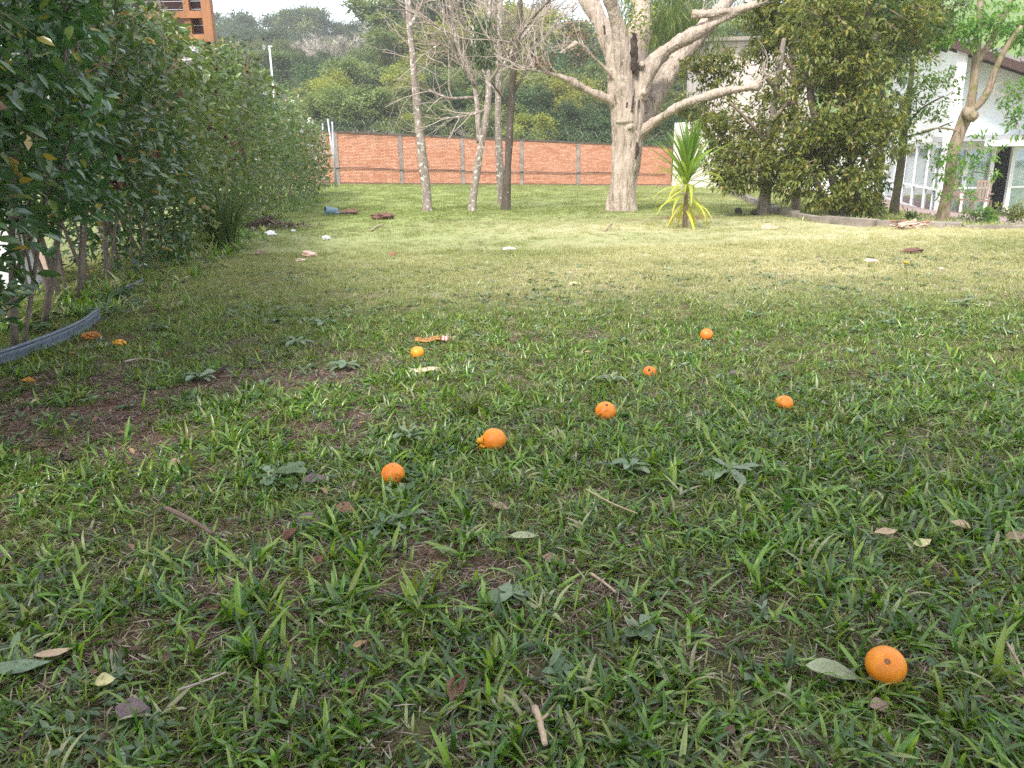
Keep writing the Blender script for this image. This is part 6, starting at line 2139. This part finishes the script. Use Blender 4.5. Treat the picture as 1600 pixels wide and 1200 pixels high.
def flat_scrap(name, lab, cat, u, v, wpx, dpx, mat, az, grp=None, up=.03, seed=0, strip=None):
    p = at(u, v)
    s = math.hypot(p.y, 1) / F
    o0 = Vector((p.x, p.y, p.z + up))
    T = thing(name, lab, cat, o0, grp)
    w = wpx * s
    dd = dpx * s / max(.2, 1.0 / math.hypot(p.y, 1))
    def piece(nm, x0, x1, mat_):
        q = MB()
        n = 8
        V = []
        for i in range(n + 1):
            for j in range(4):
                x_ = (x0 + (x1 - x0) * i / n) * w
                edge = .85 + .3 * noise.noise(Vector((i * .8, seed, j)))
                y_ = (j / 3 - .5) * dd * edge * (1 - .35 * abs(x_ / w) * 2)
                z_ = .008 * noise.noise(Vector((x_ * 20, y_ * 20, seed))) + .004 * math.sin(x_ * 40)
                V.append((x_ * math.cos(az) - y_ * math.sin(az), x_ * math.sin(az) + y_ * math.cos(az), z_))
        fs = [(i * 4 + j, (i + 1) * 4 + j, (i + 1) * 4 + j + 1, i * 4 + j + 1) for i in range(n) for j in range(3)]
        q.add(np.array(V) + np.array(o0), fs)
        o = q.build(nm, mat_, T, True)
        md = o.modifiers.new('thickness', 'SOLIDIFY'); md.thickness = .003
    piece('sheet', -.5, .5 if strip is None else .26, mat)
    if strip is not None:
        for k in range(5):
            piece('stripe', .28 + k * .044, .28 + (k + 1) * .044 - .004, (G['redstripe'], G['paper'])[k % 2])
flat_scrap('peel_sheet', 'flattened brown peel with a red and white striped end behind an orange', 'peel', 675, 536, 52, 9, G['peel'], .06, None, .025, 3, True)
flat_scrap('cardboard_scrap', 'flat pale torn cardboard piece on the grass below the orange with peel', 'cardboard', 664, 583, 48, 9, G['cardboard'], -.05, None, .02, 5)

# blue plastic pot lying on its side with a fold of netting
def pot():
    p = at(517, 337)
    s = p.y / F
    T = thing('plastic_pot', 'dark blue plastic pot lying on its side near the far hedge', 'pot', p)
    q = MB()
    r = 7.5 * s
    a = Vector((p.x - 8 * s, p.y, p.z + r * .9)); b = Vector((p.x + 9 * s, p.y + .1, p.z + r * .75))
    n = 14
    V, fs = [], []
    ax = (b - a).normalized(); u_ = ax.cross(Vector((0, 0, 1))).normalized(); w_ = ax.cross(u_)
    rings = [(a, r * 1.12), (a + ax * .02, r * 1.12), (a + ax * .022, r), (b, r * .72), (b, r * .05), (b - ax * .02, r * .05), (b - ax * .02, r * .66), (a + ax * .02, r * .94), (a, r * 1.06)]
    for c, rr in rings:
        for k in range(n):
            t = 2 * PI * k / n
            V.append(tuple(c + (u_ * math.cos(t) + w_ * math.sin(t)) * rr * (1 + .08 * math.sin(t * 2 + 1))))
    for i in range(len(rings) - 1):
        for k in range(n):
            fs.append((i * n + k, i * n + (k + 1) % n, (i + 1) * n + (k + 1) % n, (i + 1) * n + k))
    q.add(np.array(V), fs)
    q.build('pot_body', G['blue_plastic'], T)
    q = MB()
    for k in range(9):
        x = p.x + (10 + k * 2.6) * s
        tube(q, smooth_path([(x, p.y - .12, p.z + .02), (x + .02, p.y, p.z + .07 - .005 * k), (x + .04, p.y + .15, p.z + .02)], 6), .008, 4)
    for j in range(4):
        tube(q, smooth_path([(p.x + 9 * s, p.y - .12 + .08 * j, p.z + .05), (p.x + 22 * s, p.y - .1 + .08 * j, p.z + .065), (p.x + 33 * s, p.y - .1 + .08 * j, p.z + .02)], 8), .008, 4)
    o = q.build('garden_net', G['blue_plastic'], None, False, p + Vector((20 * s, 0, 0)))
    tag(o, 'blue green plastic netting bunched right of the plastic pot', 'netting')
pot()

# yellow flower on a thin stalk
def flower(lab, u0, v0, u1, v1, rp, grp='yellow flowers in the lawn'):
    b = at(u0, v0)
    t = P(u1, v1, b.y)
    T = thing('yellow_flower', lab, 'flower', b, grp)
    s = b.y / F
    q = MB(); tube(q, smooth_path([b, (b + t) / 2 + Vector((.01, 0, 0)), t], 8), .0016, 4); q.build('stalk', G['green_stalk'], T)
    q = MB()
    n = 22
    a = np.linspace(0, 2 * PI * 3, n)
    A = np.stack([np.cos(a), np.sin(a), np.linspace(.2, 1.2, n)], 1)
    leaves(q, np.repeat(np.array([tuple(t)]), n, 0), A, A * .0 + np.array([0, 0, 1.0]), rp * s, rp * s * .45, T_SMALL, 0)
    q.build('petals', G['yellow'], T)
flower('yellow flower high on a thin stalk on the right lawn', 1418, 512, 1415, 412, 5.5)
flower('small yellow bud lower down beside the taller yellow flower', 1434, 508, 1432, 428, 2.6)

# heap of dry fronds and split wood on the kerb
def wood_heap():
    p = at(1418, 359)
    s = p.y / F
    random.seed(3)
    T = thing('firewood_heap', 'small heap of reddish split sticks lying at the kerb', 'firewood heap', p)
    for k in range(46):
        c = p + Vector((random.gauss(0, 11) * s, random.uniform(-.15, .2), max(.015, (1 - abs(random.gauss(0, .5))) * 12 * s)))
        a = random.gauss(0, .55)
        L = random.uniform(12, 24) * s
        dr = Vector((math.cos(a), random.uniform(-.5, .5), math.sin(a) * .45)) * L
        q = MB()
        tube(q, [c - dr * .5, c + dr * .5], [random.uniform(.010, .022), .012], 5)
        q.build('stick', random.choice([G['terracotta'], G['twig_tan'], G['stone'], G['twig_brown'], G['pinkish']]), T)
wood_heap()

# wooden chairs on the terrace
def chair(lab, u, v, d, rz):
    p = P(u, v, d)
    T = thing('wooden_chair', lab, 'chair', (p.x, p.y, TZ(p.x, p.y) + .02), 'wooden garden chairs on the terrace', rz)
    def bx(nm, c, sz, rx=0):
        q = MB(); box(q, c, sz, Matrix.Rotation(rx, 3, 'X') if rx else None)
        o = q.build(nm, G['chair_wood'], None, org=(0, 0, 0))
        o.parent = T
        return o
    for sx in (-1, 1):
        bx('leg', (sx * .26, -.24, .31), (.05, .05, .62))
        bx('leg', (sx * .26, .24, .22), (.05, .05, .44))
        bx('armrest', (sx * .27, -.02, .64), (.08, .60, .035))
    bx('seat', (0, 0, .42), (.52, .5, .04))
    for k in range(5): bx('back_slat', (-.18 + k * .09, .28, .74), (.06, .025, .56), -.22)
    bx('back_rail', (0, .35, 1.02), (.5, .04, .07), -.22)
    bx('back_rail', (0, .245, .5), (.5, .04, .06), -.22)
chair('wooden garden chair left of the dark doorway, facing the lawn', 1500, 330, 25.2, .5)
chair('wooden garden chair right of the first one before the glass doors', 1530, 330, 25.6, -.7)

# ------------------------------------------------------------------ the orange tree overhead behind the camera, whose shade falls on the near grass
def orange_tree():
    random.seed(17)
    b = Vector((.9, -1.6, TZ(.9, -1.6)))
    T = thing('orange_tree', 'leafy orange tree behind the camera that dropped the fruit', 'tree', b)
    tr = MB()
    tips = []
    tube(tr, smooth_path([b - Vector((0, 0, .1)), b + Vector((.05, 0, .8)), b + Vector((0, .1, 1.6))], 8), [.15, .12, .11], 10)
    for k in range(7):
        a = k * 2 * PI / 7
        grow(tr, b + Vector((0, .1, 1.5)), (math.cos(a), math.sin(a) + .25, .85), 1.6, .05, 0, 2, (3, 4), .8, .05, .15, tips)
    tr.build('trunk', G['bark_dark'], T, True)
    mb = MB()
    rng = np.random.default_rng(3)
    n = 3600
    n = 5200
    q = unit(rng.normal(size=(n, 3))) * rng.random((n, 1)) ** .4
    pos = np.array([-.6, -1.75, 3.5]) + q * np.array([3.5, 2.3, 1.3])
    pos = pos[(pos[:, 2] > 2.0 + .24 * np.maximum(pos[:, 1], 0)) & (fbm(pos[:, 0], pos[:, 1] + pos[:, 2], 1.2, 5) > .36)]
    PP = np.repeat(pos, 6, 0)
    m = len(PP)
    leaves(mb, PP + rng.normal(size=(m, 3)) * .06, rng.normal(size=(m, 3)) + np.array([0, 0, -.3]), rng.normal(size=(m, 3)) * .5 + np.array([0, 0, 1]), rng.uniform(.07, .11, m), .05, T_SMALL, rng.random(m))
    mb.build('foliage', G['darkleaf'], T)
orange_tree()

# thin damp air over the valley
def haze():
    lo, hi = 1e9, -1e9
    for o in C.objects:
        if o.type == 'MESH' and len(o.data.vertices):
            for c in o.bound_box:
                z = (o.matrix_world @ Vector(c)).z
                lo, hi = min(lo, z), max(hi, z)
    g = bpy.data.objects['ground']
    xs = [c[0] for c in g.bound_box]; ys = [c[1] for c in g.bound_box]
    q = MB()
    x0, x1, y0, y1, z0, z1 = min(xs) - 2, max(xs) + 2, min(ys) - 2, max(ys) + 2, lo - 1, hi + 1
    box(q, ((x0 + x1) / 2, (y0 + y1) / 2, (z0 + z1) / 2), (x1 - x0, y1 - y0, z1 - z0))
    m = bpy.data.materials.new('haze')
    m.use_nodes = True
    nt = m.node_tree
    nt.nodes.clear()
    v = nd(nt, 'ShaderNodeVolumePrincipled', {'Color': (.93, .96, 1, 1), 'Density': .0012, 'Anisotropy': 0.0})
    out = nt.nodes.new('ShaderNodeOutputMaterial')
    nt.links.new(v.outputs[0], out.inputs['Volume'])
    o = q.build('haze', m)
    o['kind'] = 'stuff'
bpy.context.view_layer.update()
haze()

# twigs, needles and small leaves too fine to pick apart
for o in C.objects:
    if o.parent is not None and o.name.split('.')[0] in ('twigs', 'needles', 'dry_leaves', 'creeper_leaves', 'ivy', 'bare_twigs', 'foliage', 'inner_foliage') and 'kind' not in o:
        o['kind'] = 'stuff'
